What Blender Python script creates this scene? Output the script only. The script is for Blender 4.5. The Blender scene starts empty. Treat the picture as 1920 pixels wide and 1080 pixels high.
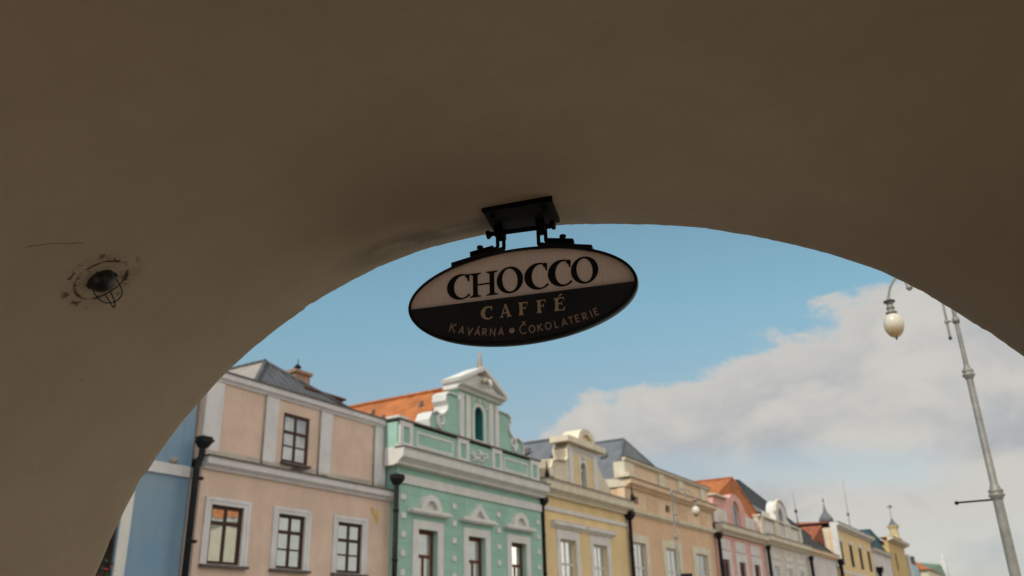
import bpy, math, random
from mathutils import Vector, Matrix, noise as mnoise
from mathutils.geometry import tessellate_polygon

# ------------------------------------------------------------------ camera
scene = bpy.context.scene
COL = scene.collection
rad = math.radians
R_ = Vector((0.51292228, -0.85804447, -0.02589243))
U_ = Vector((-0.30991438, -0.21322036, 0.92654744))
F_ = Vector((0.8005397, 0.46722239, 0.37528579))
cd = bpy.data.cameras.new('camera')
cam = bpy.data.objects.new('camera', cd)
COL.objects.link(cam)
cam.matrix_world = Matrix(((R_.x, U_.x, -F_.x, 0.0), (R_.y, U_.y, -F_.y, 0.0), (R_.z, U_.z, -F_.z, 1.7), (0, 0, 0, 1)))
cd.sensor_width = 36.0
cd.lens = 30.308
cd.clip_start = 0.05
cd.clip_end = 5000
cd.dof.use_dof = True
cd.dof.focus_distance = 3.35
cd.dof.aperture_fstop = 2.8
scene.camera = cam

# ------------------------------------------------------------------ light
SUN_DIR = Vector((-0.676, 0.052, 0.735)).normalized()
SUN_EL = math.asin(SUN_DIR.z)
sd = bpy.data.lights.new('sun', 'SUN')
sd.energy = 2.7
sd.angle = rad(0.5)
sd.color = (1.0, 0.93, 0.82)
sun = bpy.data.objects.new('sun', sd)
COL.objects.link(sun)
sun.rotation_euler = SUN_DIR.to_track_quat('Z', 'Y').to_euler()
sun.location = (0, 0, 40)

scene.view_settings.view_transform = 'Standard'
scene.view_settings.look = 'None'
scene.view_settings.gamma = 1.0
scene.view_settings.exposure = 0.0


class NT:
    """tiny helper round a node tree"""
    def __init__(self, tree):
        self.t = tree; self.n = tree.nodes; self.l = tree.links

    def new(self, typ, **kw):
        nd = self.n.new(typ)
        for k, v in kw.items():
            setattr(nd, k, v)
        return nd

    def put(self, sock, v):
        if hasattr(v, 'is_output'):
            self.l.new(v, sock)
        elif v is not None:
            sock.default_value = v

    def math(self, op, a, b=None, c=None, clamp=False):
        nd = self.new('ShaderNodeMath', operation=op, use_clamp=clamp)
        for i, v in enumerate((a, b, c)):
            self.put(nd.inputs[i], v)
        return nd.outputs[0]

    def vmath(self, op, a, b=None, out=0):
        nd = self.new('ShaderNodeVectorMath', operation=op)
        self.put(nd.inputs[0], a)
        if b is not None:
            self.put(nd.inputs[1], b)
        return nd.outputs[out]

    def ramp(self, v, a, b, c=0.0, d=1.0, mode='SMOOTHSTEP'):
        nd = self.new('ShaderNodeMapRange', interpolation_type=mode)
        for i, x in enumerate((v, a, b, c, d)):
            self.put(nd.inputs[i], x)
        return nd.outputs[0]

    def noise(self, vec, scale, detail=4.0, rough=0.55, dist=0.0):
        nd = self.new('ShaderNodeTexNoise')
        self.put(nd.inputs['Vector'], vec)
        nd.inputs['Scale'].default_value = scale
        nd.inputs['Detail'].default_value = detail
        nd.inputs['Roughness'].default_value = rough
        nd.inputs['Distortion'].default_value = dist
        return nd.outputs['Fac']

    def mix(self, f, a, b, mode='MIX'):
        nd = self.new('ShaderNodeMix', data_type='RGBA', blend_type=mode)
        self.put(nd.inputs[0], f)
        self.put(nd.inputs[6], a)
        self.put(nd.inputs[7], b)
        return nd.outputs[2]


def c4(c):
    return (c[0], c[1], c[2], 1.0)


def make_world():
    w = bpy.data.worlds.new('World')
    scene.world = w
    w.use_nodes = True
    t = NT(w.node_tree)
    t.n.clear()
    out = t.new('ShaderNodeOutputWorld')
    bg = t.new('ShaderNodeBackground')
    sky = t.new('ShaderNodeTexSky', sky_type='NISHITA')
    sky.sun_disc = False
    sky.sun_elevation = SUN_EL
    sky.sun_rotation = math.atan2(SUN_DIR.x, SUN_DIR.y)
    sky.altitude = 500
    sky.air_density = 1.0
    sky.dust_density = 1.2
    sky.ozone_density = 1.6
    tc = t.new('ShaderNodeTexCoord')
    d = t.vmath('NORMALIZE', tc.outputs['Generated'])
    sx = t.new('ShaderNodeSeparateXYZ')
    t.put(sx.inputs[0], d)
    az = t.math('MULTIPLY', t.math('ARCTAN2', sx.outputs[1], sx.outputs[0]), 57.29578)
    el = t.math('MULTIPLY', t.math('ARCSINE', sx.outputs[2]), 57.29578)
    # flattened direction: cumulus stretch sideways towards the horizon
    cmb = t.new('ShaderNodeCombineXYZ')
    t.put(cmb.inputs[0], sx.outputs[0]); t.put(cmb.inputs[1], sx.outputs[1])
    t.put(cmb.inputs[2], t.math('MULTIPLY', sx.outputs[2], 1.7))
    v = cmb.outputs[0]
    n1 = t.noise(v, 8.0, 8.0, 0.56, 0.35)
    n2 = t.noise(v, 3.2, 3.0, 0.5)
    n3 = t.noise(v, 26.0, 6.0, 0.62)
    puff = t.math('ADD', t.math('MULTIPLY', t.math('SUBTRACT', n1, 0.5), 10.0),
                  t.math('MULTIPLY', t.math('SUBTRACT', n3, 0.5), 4.2))
    # the big bank of cloud over the far end of the square
    top = t.math('MULTIPLY_ADD', az, -0.30, 21.6)
    left = t.ramp(az, 27.0, 36.0, 0.0, 12.0)
    dd = t.math('SUBTRACT', t.math('SUBTRACT', top, left), el)
    dens = t.ramp(t.math('ADD', dd, puff), -0.5, 1.1)
    # a thin blue rift above the lowest clouds
    rift_c = t.math('MULTIPLY_ADD', az, 0.06, 8.4)
    rift = t.math('ABSOLUTE', t.math('SUBTRACT', t.math('ADD', el, t.math('MULTIPLY', puff, 0.22)), rift_c))
    rift = t.ramp(rift, 0.2, 2.0, 0.62, 0.0)
    rift = t.math('MULTIPLY', rift, t.ramp(az, 2.0, 7.0))
    dens = t.math('MULTIPLY', dens, t.math('SUBTRACT', 1.0, rift))
    low = t.ramp(el, 1.5, 7.0, 0.55, 1.0)
    dens = t.math('MULTIPLY', dens, low)
    dens = t.math('MULTIPLY', dens, t.ramp(az, -60.0, -40.0))
    # unseen bright cumulus added south of the square to boost light on the facades
    d2 = t.ramp(t.math('ADD', n2, t.math('MULTIPLY', t.math('SUBTRACT', n1, 0.5), 0.5)), 0.40, 0.62)
    south = t.math('MULTIPLY', t.ramp(az, -16.0, -34.0), t.ramp(az, -176.0, -160.0))
    d2 = t.math('MULTIPLY', t.math('MULTIPLY', d2, south), t.ramp(el, 0.0, 8.0, 0.4, 1.0))
    shade = t.ramp(t.math('ADD', t.math('MULTIPLY', n2, 0.6), t.math('MULTIPLY', n1, 0.55)), 0.47, 0.66)
    edge = t.ramp(t.math('ADD', dd, puff), 0.0, 6.0, 0.9, 0.0)
    shade = t.math('MAXIMUM', shade, edge)
    ccol = t.mix(shade, (4.2, 4.35, 4.6, 1), (6.05, 5.9, 5.5, 1))
    hs = t.new('ShaderNodeHueSaturation')
    hs.inputs['Hue'].default_value = 0.478
    hs.inputs['Saturation'].default_value = 0.80
    hs.inputs['Value'].default_value = 1.0
    t.put(hs.inputs['Color'], sky.outputs[0])
    blue = t.mix(1.0, hs.outputs[0], t.mix(t.ramp(el, 9.0, 22.0), (1.20, 1.06, 0.97, 1), (1.16, 1.45, 1.39, 1)), 'MULTIPLY')
    base = t.mix(dens, blue, ccol)
    base = t.mix(d2, base, (22.0, 19.6, 16.8, 1))
    t.put(bg.inputs['Color'], base)
    bg.inputs['Strength'].default_value = 0.10
    t.l.new(bg.outputs[0], out.inputs[0])


make_world()

# ------------------------------------------------------------------ materials
MATS = {}


def mat(name, col, rough=0.85, var=0.12, scale=1.5, bump=0.0, bscale=40.0, metal=0.0, spec=0.3, tint=None, streak=0.0):
    """painted / plastered / metal surface with real colour variation and relief"""
    if name in MATS:
        return MATS[name]
    m = bpy.data.materials.new(name)
    m.use_nodes = True
    t = NT(m.node_tree)
    p = t.n['Principled BSDF']
    tc = t.new('ShaderNodeTexCoord').outputs['Object']
    n = t.noise(tc, scale, 6.0, 0.6)
    f = t.ramp(n, 0.3, 0.72)
    dark = tuple(x * (1 - var * 1.6) for x in col)
    if tint:
        dark = tint
    lite = tuple(min(1.0, x * (1 + var * 0.6)) for x in col)
    c = t.mix(f, c4(dark), c4(lite))
    if streak:
        mp = t.new('ShaderNodeMapping')
        mp.inputs['Scale'].default_value = (3.0, 3.0, 0.25)
        t.put(mp.inputs[0], tc)
        s = t.ramp(t.noise(mp.outputs[0], 2.0, 5.0, 0.65), 0.52, 0.75)
        c = t.mix(t.math('MULTIPLY', s, streak), c, c4(tuple(x * 0.45 for x in col)))
    t.put(p.inputs['Base Color'], c)
    p.inputs['Roughness'].default_value = rough
    p.inputs['Metallic'].default_value = metal
    p.inputs['Specular IOR Level'].default_value = spec
    if bump:
        b = t.new('ShaderNodeBump')
        b.inputs['Strength'].default_value = bump
        b.inputs['Distance'].default_value = 0.01
        t.put(b.inputs['Height'], t.noise(tc, bscale, 5.0, 0.6))
        t.put(p.inputs['Normal'], b.outputs[0])
    MATS[name] = m
    return m


def tile_mat(name, col, var, pitch=0.35, rows=True, rough=0.8):
    """roof covering: rows of tiles, each tile its own tone"""
    m = bpy.data.materials.new(name)
    m.use_nodes = True
    t = NT(m.node_tree)
    p = t.n['Principled BSDF']
    tc = t.new('ShaderNodeTexCoord').outputs['Object']
    s = t.new('ShaderNodeSeparateXYZ')
    t.put(s.inputs[0], tc)
    geo = t.new('ShaderNodeNewGeometry')
    nn = t.new('ShaderNodeSeparateXYZ')
    t.put(nn.inputs[0], geo.outputs['True Normal'])
    side = t.math('GREATER_THAN', t.math('ABSOLUTE', nn.outputs[0]), t.math('ABSOLUTE', nn.outputs[1]))
    along = t.math('ADD', t.math('MULTIPLY', side, s.outputs[1]),
                   t.math('MULTIPLY', t.math('SUBTRACT', 1.0, side), s.outputs[0]))
    a = t.math('DIVIDE', along, pitch * 0.8)
    r = t.math('DIVIDE', s.outputs[2], pitch * 0.62)
    cmb = t.new('ShaderNodeCombineXYZ')
    t.put(cmb.inputs[0], t.math('FLOOR', a)); t.put(cmb.inputs[1], t.math('FLOOR', r))
    wn = t.new('ShaderNodeTexWhiteNoise', noise_dimensions='2D')
    t.put(wn.inputs['Vector'], cmb.outputs[0])
    big = t.ramp(t.noise(tc, 0.7, 5.0, 0.6), 0.3, 0.7)
    c = t.mix(wn.outputs[0], c4(tuple(x * (1 - var) for x in col)), c4(tuple(x * (1 + var * .7) for x in col)))
    c = t.mix(t.math('MULTIPLY', big, 0.35), c, c4(tuple(x * 0.6 for x in col)))
    t.put(p.inputs['Base Color'], c)
    p.inputs['Roughness'].default_value = rough
    p.inputs['Specular IOR Level'].default_value = 0.25
    h = t.math('ADD', t.math('FRACT', r), t.math('MULTIPLY', t.math('SINE', t.math('MULTIPLY', a, 6.283)), 0.35))
    b = t.new('ShaderNodeBump')
    b.inputs['Strength'].default_value = 0.8
    b.inputs['Distance'].default_value = 0.05
    t.put(b.inputs['Height'], h)
    t.put(p.inputs['Normal'], b.outputs[0])
    return m


def glass_mat(name, tint=(0.02, 0.022, 0.025), refl=0.5, inner=None):
    """old window pane: dark room or curtain behind, strong slightly wavy mirror image in front"""
    m = bpy.data.materials.new(name)
    m.use_nodes = True
    t = NT(m.node_tree)
    p = t.n['Principled BSDF']
    o = t.n['Material Output']
    tc = t.new('ShaderNodeTexCoord').outputs['Object']
    if inner:
        mp = t.new('ShaderNodeMapping')
        mp.inputs['Scale'].default_value = (9.0, 9.0, 0.6)
        t.put(mp.inputs[0], tc)
        f = t.ramp(t.noise(mp.outputs[0], 1.2, 4.0, 0.6), 0.35, 0.65)
        t.put(p.inputs['Base Color'], t.mix(f, c4(tint), c4(inner)))
    else:
        p.inputs['Base Color'].default_value = c4(tint)
    p.inputs['Roughness'].default_value = 0.6
    p.inputs['Specular IOR Level'].default_value = 0.0
    g = t.new('ShaderNodeBsdfGlossy')
    g.inputs['Roughness'].default_value = 0.02
    g.inputs['Color'].default_value = (0.92, 0.95, 0.93, 1)
    b = t.new('ShaderNodeBump')
    b.inputs['Strength'].default_value = 0.10
    b.inputs['Distance'].default_value = 0.02
    t.put(b.inputs['Height'], t.noise(tc, 1.6, 2.0, 0.5))
    t.put(g.inputs['Normal'], b.outputs[0])
    mx = t.new('ShaderNodeMixShader')
    mx.inputs[0].default_value = refl
    t.l.new(p.outputs[0], mx.inputs[1]); t.l.new(g.outputs[0], mx.inputs[2])
    t.l.new(mx.outputs[0], o.inputs[0])
    return m


M = {}
M['pink'] = mat('peach_pink_plaster', (0.67, 0.495, 0.39), 0.9, 0.08, 0.8, 0.15, 30, streak=0.24)
M['pinkwhite'] = mat('off_white_stucco', (0.66, 0.63, 0.625), 0.9, 0.08, 1.2, 0.15, 30, streak=0.22)
M['dirty'] = mat('weathered_stucco', (0.50, 0.45, 0.385), 0.9, 0.12, 1.6, 0.2, 25, tint=(0.36, 0.32, 0.275), streak=0.3)
M['mint'] = mat('mint_plaster', (0.33, 0.52, 0.43), 0.9, 0.07, 0.9, 0.15, 30, streak=0.22)
M['mintdeep'] = mat('mint_panel', (0.26, 0.47, 0.39), 0.9, 0.07, 0.9, 0.15, 30)
M['white'] = mat('white_stucco', (0.68, 0.655, 0.615), 0.9, 0.06, 1.5, 0.15, 30, streak=0.15)
M['teal'] = mat('teal_niche', (0.03, 0.20, 0.19), 0.8, 0.1, 2.0)
M['yellow'] = mat('yellow_plaster', (0.78, 0.575, 0.30), 0.9, 0.07, 0.8, 0.15, 30, streak=0.22)
M['yelwhite'] = mat('grey_white_stucco', (0.70, 0.665, 0.63), 0.9, 0.08, 1.3, 0.15, 30, streak=0.2)
M['cream'] = mat('cream_stucco', (0.72, 0.63, 0.48), 0.9, 0.08, 1.3, 0.15, 30, streak=0.18)
M['peach'] = mat('peach_plaster', (0.72, 0.475, 0.30), 0.9, 0.07, 0.7, 0.15, 30, streak=0.12)
M['peachlite'] = mat('light_peach_stucco', (0.78, 0.57, 0.385), 0.9, 0.07, 0.9, 0.15, 30, streak=0.14)
M['salmon'] = mat('salmon_plaster', (0.74, 0.40, 0.335), 0.9, 0.08, 0.7, 0.12, 25)
M['greyplaster'] = mat('grey_cream_plaster', (0.64, 0.57, 0.485), 0.9, 0.08, 0.8, 0.12, 25, streak=0.15)
M['greywhite'] = mat('cold_white_plaster', (0.66, 0.61, 0.59), 0.9, 0.07, 0.8, 0.12, 25, streak=0.15)
M['blue'] = mat('blue_plaster', (0.155, 0.275, 0.405), 0.9, 0.14, 0.8, 0.15, 30, tint=(0.235, 0.32, 0.395), streak=0.15)
M['ochre'] = mat('ochre_plaster', (0.60, 0.42, 0.19), 0.9, 0.08, 0.7, 0.12, 25)
M['lightblue'] = mat('pale_blue_plaster', (0.42, 0.56, 0.62), 0.9, 0.08, 0.7)
M['slate'] = tile_mat('dark_slate_roof', (0.105, 0.108, 0.118), 0.22, 0.42)
M['slateblue'] = tile_mat('blue_slate_roof', (0.16, 0.168, 0.182), 0.12, 0.42)
M['slatedark'] = tile_mat('black_slate_roof', (0.045, 0.048, 0.055), 0.2, 0.45)
M['orange'] = tile_mat('orange_tile_roof', (0.45, 0.15, 0.048), 0.24, 0.42)
M['redroof'] = tile_mat('red_tile_roof', (0.33, 0.10, 0.05), 0.22, 0.45)
M['copper'] = tile_mat('green_copper_roof', (0.16, 0.24, 0.17), 0.15, 0.6)
M['tealroof'] = tile_mat('teal_sheet_roof', (0.03, 0.075, 0.09), 0.15, 0.6)
M['tin'] = mat('lead_flashing', (0.12, 0.095, 0.085), 0.6, 0.2, 3.0)
M['brownwood'] = mat('dark_brown_wood', (0.055, 0.022, 0.014), 0.55, 0.2, 6.0)
M['redwood'] = mat('red_brown_wood', (0.125, 0.032, 0.018), 0.55, 0.2, 6.0)
M['whitewood'] = mat('white_window_wood', (0.60, 0.58, 0.56), 0.6, 0.08, 5.0)
M['pipe'] = mat('black_downpipe', (0.010, 0.010, 0.011), 0.6, 0.2, 5.0, spec=0.2)
M['brick'] = mat('chimney_brick', (0.40, 0.25, 0.17), 0.9, 0.2, 6.0, 0.4, 20)
M['glass'] = glass_mat('window_pane', (0.06, 0.055, 0.045), 0.78, (0.42, 0.39, 0.32))
M['glassdark'] = glass_mat('dark_window_pane', (0.012, 0.012, 0.013), 0.18)
M['glasslace'] = glass_mat('net_curtain_pane', (0.12, 0.12, 0.12), 0.48, (0.46, 0.45, 0.43))
M['curtain'] = glass_mat('grey_blind_pane', (0.16, 0.17, 0.19), 0.25, (0.24, 0.25, 0.27))
M['dark'] = mat('dark_interior', (0.02, 0.018, 0.016), 0.9, 0.1, 2.0)
M['stone'] = mat('weathered_stone', (0.36, 0.31, 0.25), 0.9, 0.2, 4.0, 0.3, 20)
M['gold'] = mat('pale_gilded_stone', (0.56, 0.45, 0.27), 0.8, 0.1, 2.0)
M['lampmetal'] = mat('grey_lamp_paint', (0.29, 0.27, 0.24), 0.5, 0.15, 6.0, 0.1, 60, metal=0.25, streak=0.3)
M['lampdark'] = mat('dark_lamp_iron', (0.06, 0.052, 0.048), 0.5, 0.15, 6.0, metal=0.3)
M['black'] = mat('black_painted_iron', (0.0065, 0.007, 0.008), 0.75, 0.25, 9.0, 0.3, 70, metal=0.0, spec=0.18)
M['blackrim'] = mat('blue_black_rim', (0.012, 0.014, 0.019), 0.40, 0.2, 9.0, spec=0.4)
M['signdark'] = mat('chocolate_sign_panel', (0.036, 0.042, 0.066), 0.40, 0.15, 5.0, spec=0.4)
M['ink'] = mat('black_sign_letter', (0.0135, 0.0105, 0.0105), 0.5, 0.1, 8.0)
M['paving'] = mat('granite_paving', (0.11, 0.10, 0.09), 0.85, 0.25, 3.0, 0.4, 12)


def sign_cream():
    m = bpy.data.materials.new('cream_sign_panel')
    m.use_nodes = True
    t = NT(m.node_tree)
    p = t.n['Principled BSDF']
    tc = t.new('ShaderNodeTexCoord').outputs['Object']
    s = t.new('ShaderNodeSeparateXYZ')
    t.put(s.inputs[0], tc)
    # fine vertical ribbing of twin-wall sheet
    rib = t.math('SINE', t.math('MULTIPLY', s.outputs[0], 6.2832 / 0.0072))
    mp = t.new('ShaderNodeMapping')
    mp.inputs['Scale'].default_value = (40.0, 1.0, 2.0)
    t.put(mp.inputs[0], tc)
    st = t.noise(mp.outputs[0], 3.0, 3.0, 0.6)
    f = t.math('ADD', t.math('MULTIPLY', rib, 0.12), st)
    blot = t.ramp(t.noise(tc, 9.0, 6.0, 0.7), 0.62, 0.80)
    c = t.mix(t.ramp(f, 0.25, 0.75), (0.80, 0.64, 0.56, 1), (0.87, 0.71, 0.63, 1))
    c = t.mix(t.math('MULTIPLY', blot, 0.35), c, (0.28, 0.18, 0.12, 1))
    t.put(p.inputs['Base Color'], c)
    p.inputs['Roughness'].default_value = 0.5
    p.inputs['Specular IOR Level'].default_value = 0.3
    tr = t.new('ShaderNodeBsdfTranslucent')
    t.put(tr.inputs['Color'], c)
    mx = t.new('ShaderNodeMixShader')
    mx.inputs[0].default_value = 0.75
    t.l.new(p.outputs[0], mx.inputs[1]); t.l.new(tr.outputs[0], mx.inputs[2])
    t.l.new(mx.outputs[0], t.n['Material Output'].inputs[0])
    return m


M['signcream'] = sign_cream()
M['letter'] = mat('cream_sign_letter', (0.86, 0.66, 0.53), 0.55, 0.06, 30.0)
M['letterthin'] = mat('dull_pink_sign_letter', (0.66, 0.49, 0.43), 0.55, 0.06, 30.0)


def opal_mat():
    m = bpy.data.materials.new('opal_lamp_glass')
    m.use_nodes = True
    t = NT(m.node_tree)
    p = t.n['Principled BSDF']
    tc = t.new('ShaderNodeTexCoord').outputs['Object']
    s = t.new('ShaderNodeSeparateXYZ')
    t.put(s.inputs[0], tc)
    n = t.noise(tc, 6.0, 4.0, 0.6)
    # rusty dirt that has run down and settled in the tip of the globe
    dirt = t.ramp(t.math('ADD', s.outputs[2], t.math('MULTIPLY', n, 0.10)), -0.11, 0.07, 1.0, 0.0)
    c = t.mix(dirt, (0.66, 0.59, 0.48, 1), (0.42, 0.25, 0.085, 1))
    t.put(p.inputs['Base Color'], c)
    p.inputs['Roughness'].default_value = 0.25
    p.inputs['Subsurface Weight'].default_value = 0.35
    p.inputs['Subsurface Radius'].default_value = (0.1, 0.09, 0.07)
    return m


M['opal'] = opal_mat()

# ------------------------------------------------------------------ mesh building
OFF = {}
BUILD_SHIFT = [Vector((0, 0, 0))]


class MB:
    def __init__(self):
        self.v = []; self.f = []; self.s = []

    def add(self, verts, faces, smooth=False):
        b = len(self.v)
        self.v += [tuple(p) for p in verts]
        self.f += [tuple(i + b for i in f) for f in faces]
        self.s += [smooth] * len(faces)
        return self

    def box(self, x0, x1, y0, y1, z0, z1):
        v = [(x0, y0, z0), (x1, y0, z0), (x1, y1, z0), (x0, y1, z0), (x0, y0, z1), (x1, y0, z1), (x1, y1, z1), (x0, y1, z1)]
        return self.add(v, [(3, 2, 1, 0), (4, 5, 6, 7), (0, 1, 5, 4), (1, 2, 6, 5), (2, 3, 7, 6), (3, 0, 4, 7)])

    def _prism(self, poly, holes, a, b, place, smooth=False):
        loops = [list(poly)] + [list(h) for h in (holes or [])]
        flat = [p for l in loops for p in l]
        tris = tessellate_polygon([[Vector((p[0], p[1], 0)) for p in l] for l in loops])
        n = len(flat)
        v = [place(p, a) for p in flat] + [place(p, b) for p in flat]
        f = [tuple(t) for t in tris] + [tuple(i + n for i in reversed(t)) for t in tris]
        self.add(v, f)
        k = 0
        base = len(self.v) - 2 * n
        for l in loops:
            m = len(l)
            for i in range(m):
                j = (i + 1) % m
                self.f.append((base + k + i, base + k + j, base + n + k + j, base + n + k + i))
                self.s.append(smooth)
            k += m
        return self

    def prism_y(self, poly, y0, y1, holes=None, smooth=False):       # poly in (x, z)
        return self._prism(poly, holes, y0, y1, lambda p, d: (p[0], d, p[1]), smooth)

    def prism_x(self, poly, x0, x1):                                   # poly in (y, z)
        return self._prism(poly, None, x0, x1, lambda p, d: (d, p[0], p[1]))

    def prism_z(self, poly, z0, z1):
        return self._prism(poly, None, z0, z1, lambda p, d: (p[0], p[1], d))

    def tube(self, pts, r, seg=10, cap=True):
        pts = [Vector(p) for p in pts]
        rs = r if isinstance(r, (list, tuple)) else [r] * len(pts)
        rings = []
        t0 = (pts[1] - pts[0]).normalized()
        ref = Vector((0, 0, 1)) if abs(t0.z) < 0.9 else Vector((1, 0, 0))
        nrm = (ref - t0 * ref.dot(t0)).normalized()
        b = len(self.v)
        for i, p in enumerate(pts):
            if i == 0: t = pts[1] - pts[0]
            elif i == len(pts) - 1: t = pts[-1] - pts[-2]
            else: t = (pts[i + 1] - p).normalized() + (p - pts[i - 1]).normalized()
            t.normalize()
            nrm = (nrm - t * nrm.dot(t)).normalized()
            bn = t.cross(nrm)
            for k in range(seg):
                a = 2 * math.pi * k / seg
                self.v.append(tuple(p + (nrm * math.cos(a) + bn * math.sin(a)) * rs[i]))
        for i in range(len(pts) - 1):
            for k in range(seg):
                k2 = (k + 1) % seg
                self.f.append((b + i * seg + k, b + i * seg + k2, b + (i + 1) * seg + k2, b + (i + 1) * seg + k)); self.s.append(True)
        if cap:
            self.f.append(tuple(b + k for k in reversed(range(seg)))); self.s.append(False)
            e = b + (len(pts) - 1) * seg
            self.f.append(tuple(e + k for k in range(seg))); self.s.append(False)
        return self

    def lathe(self, c, prof, seg=24, smooth=True, sq=None):            # prof [(r, z)], axis +z through c
        b = len(self.v)
        for r, z in prof:
            for k in range(seg):
                a = 2 * math.pi * k / seg
                self.v.append((c[0] + r * math.cos(a), c[1] + r * math.sin(a), c[2] + z))
        for i in range(len(prof) - 1):
            for k in range(seg):
                k2 = (k + 1) % seg
                self.f.append((b + i * seg + k, b + i * seg + k2, b + (i + 1) * seg + k2, b + (i + 1) * seg + k)); self.s.append(smooth)
        self.f.append(tuple(b + k for k in reversed(range(seg)))); self.s.append(False)
        e = b + (len(prof) - 1) * seg
        self.f.append(tuple(e + k for k in range(seg))); self.s.append(False)
        return self

    def build(self, name, material, parent=None, loc=None):
        off = OFF.get(parent.name, Vector((0, 0, 0))) if parent else Vector(loc or (0, 0, 0))
        me = bpy.data.meshes.new(name)
        me.from_pydata([tuple(Vector(p) - off + BUILD_SHIFT[0]) for p in self.v], [], self.f)
        me.polygons.foreach_set('use_smooth', self.s)
        me.materials.append(material)
        me.update()
        o = bpy.data.objects.new(name, me)
        COL.objects.link(o)
        if parent:
            o.parent = parent
            OFF[o.name] = off
        elif loc:
            o.location = loc
        return o


def tag(o, label=None, cat=None, group=None, kind=None):
    if label: o['label'] = label
    if cat: o['category'] = cat
    if group: o['group'] = group
    if kind: o['kind'] = kind
    return o


def thing(name, label, cat, loc, rotz=0.0, group=None, local=False):
    o = bpy.data.objects.new(name, None)
    COL.objects.link(o)
    o.empty_display_size = 0.2
    o.location = loc
    o.rotation_euler = (0, 0, rotz)
    OFF[o.name] = Vector((0, 0, 0)) if local else Vector(loc)
    return tag(o, label, cat, group)


def ellipse(cx, cz, a, b, n=48, a0=0.0, a1=None, rot=0.0):
    out = []
    full = a1 is None
    a1 = 2 * math.pi if full else a1
    m = n if full else n - 1
    for i in range(n):
        t = a0 + (a1 - a0) * i / m
        x, z = a * math.cos(t), b * math.sin(t)
        out.append((cx + x * math.cos(rot) - z * math.sin(rot), cz + x * math.sin(rot) + z * math.cos(rot)))
    return out


def rect(x0, x1, z0, z1):
    return [(x0, z0), (x1, z0), (x1, z1), (x0, z1)]


def arched(x0, x1, z0, z1, n=12):
    """rectangle with a round top reaching z1"""
    r = (x1 - x0) / 2
    c = (x0 + x1) / 2
    return [(x0, z0), (x1, z0)] + [(c + r * math.cos(math.pi * i / n), z1 - r + r * math.sin(math.pi * i / n)) for i in range(n + 1)]


# ------------------------------------------------------------------ the ground
g = MB().add([(-400, -400, 0), (900, -400, 0), (900, 500, 0), (-400, 500, 0)], [(0, 1, 2, 3)]).build('square_ground', M['paving'])
tag(g, kind='structure')
pv = MB().box(8, 180, 16.5, 19.7, 0.004, 0.14).build('pavement', mat('pale_pavement', (0.36, 0.33, 0.29), 0.85, 0.2, 2.5, 0.3, 15))
tag(pv, kind='structure')

bounce = MB().add([(-1.3, 1.5, 0.006), (-14.0, -2.0, 0.006), (-12.0, -14.0, 0.006), (20, -14.0, 0.006), (34, -9.0, 0.006), (15.0, 5.0, 0.006), (3.5, 0.8, 0.006), (1.0, -0.5, 0.006)], [(0, 1, 2, 3, 4, 5, 6, 7)]).build('bounce_paving', mat('pale_bounce_paving', (0.70, 0.64, 0.55), 0.85, 0.10, 2.0, 0.2, 12))  # pale unseen ground, added to bounce sun into the vault and onto the sign
tag(bounce, kind='structure')

# ------------------------------------------------------------------ the arcade we stand in
ARC_ROT = rad(-64)
ARCH = [(-1.853, 1.96), (-1.809, 2.099), (-1.774, 2.192), (-1.735, 2.285), (-1.681, 2.381), (-1.611, 2.502), (-1.515, 2.634), (-1.413, 2.753), (-1.341, 2.82), (-1.231, 2.912), (-1.057, 3.033), (-0.923, 3.105), (-0.788, 3.168), (-0.697, 3.204), (-0.606, 3.233), (-0.514, 3.254), (-0.423, 3.273), (-0.343, 3.286), (-0.2, 3.302), (-0.058, 3.309), (0.055, 3.307), (0.211, 3.294), (0.388, 3.276), (0.519, 3.258), (0.606, 3.242), (0.69, 3.22), (0.796, 3.193), (0.94, 3.145), (1.06, 3.099), (1.217, 3.03), (1.291, 2.982), (1.364, 2.931), (1.438, 2.874), (1.503, 2.818), (1.571, 2.759), (1.637, 2.697), (1.701, 2.635)]


def arch_profile():
    pts = [(-1.915, 0.0), (-1.915, 0.6), (-1.915, 1.2), (-1.912, 1.5), (-1.905, 1.68), (-1.887, 1.82)] + ARCH
    pts += [(1.77, 2.555), (1.83, 2.47), (1.885, 2.38), (1.93, 2.28), (1.965, 2.17), (1.99, 2.05), (2.005, 1.92), (2.01, 1.75), (2.01, 1.2), (2.01, 0.6), (2.01, 0.0)]
    # resample evenly, then smooth lightly
    dense = []
    for (a, b) in zip(pts[:-1], pts[1:]):
        n = max(1, int(round(math.hypot(b[0] - a[0], b[1] - a[1]) / 0.02)))
        for i in range(n):
            k = i / n
            dense.append((a[0] + (b[0] - a[0]) * k, a[1] + (b[1] - a[1]) * k))
    dense.append(pts[-1])
    for _ in range(6):
        s = dense[:]
        for i in range(1, len(dense) - 1):
            s[i] = ((dense[i - 1][0] + dense[i][0] * 2 + dense[i + 1][0]) / 4, (dense[i - 1][1] + dense[i][1] * 2 + dense[i + 1][1]) / 4)
        dense = s
    return dense


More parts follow.
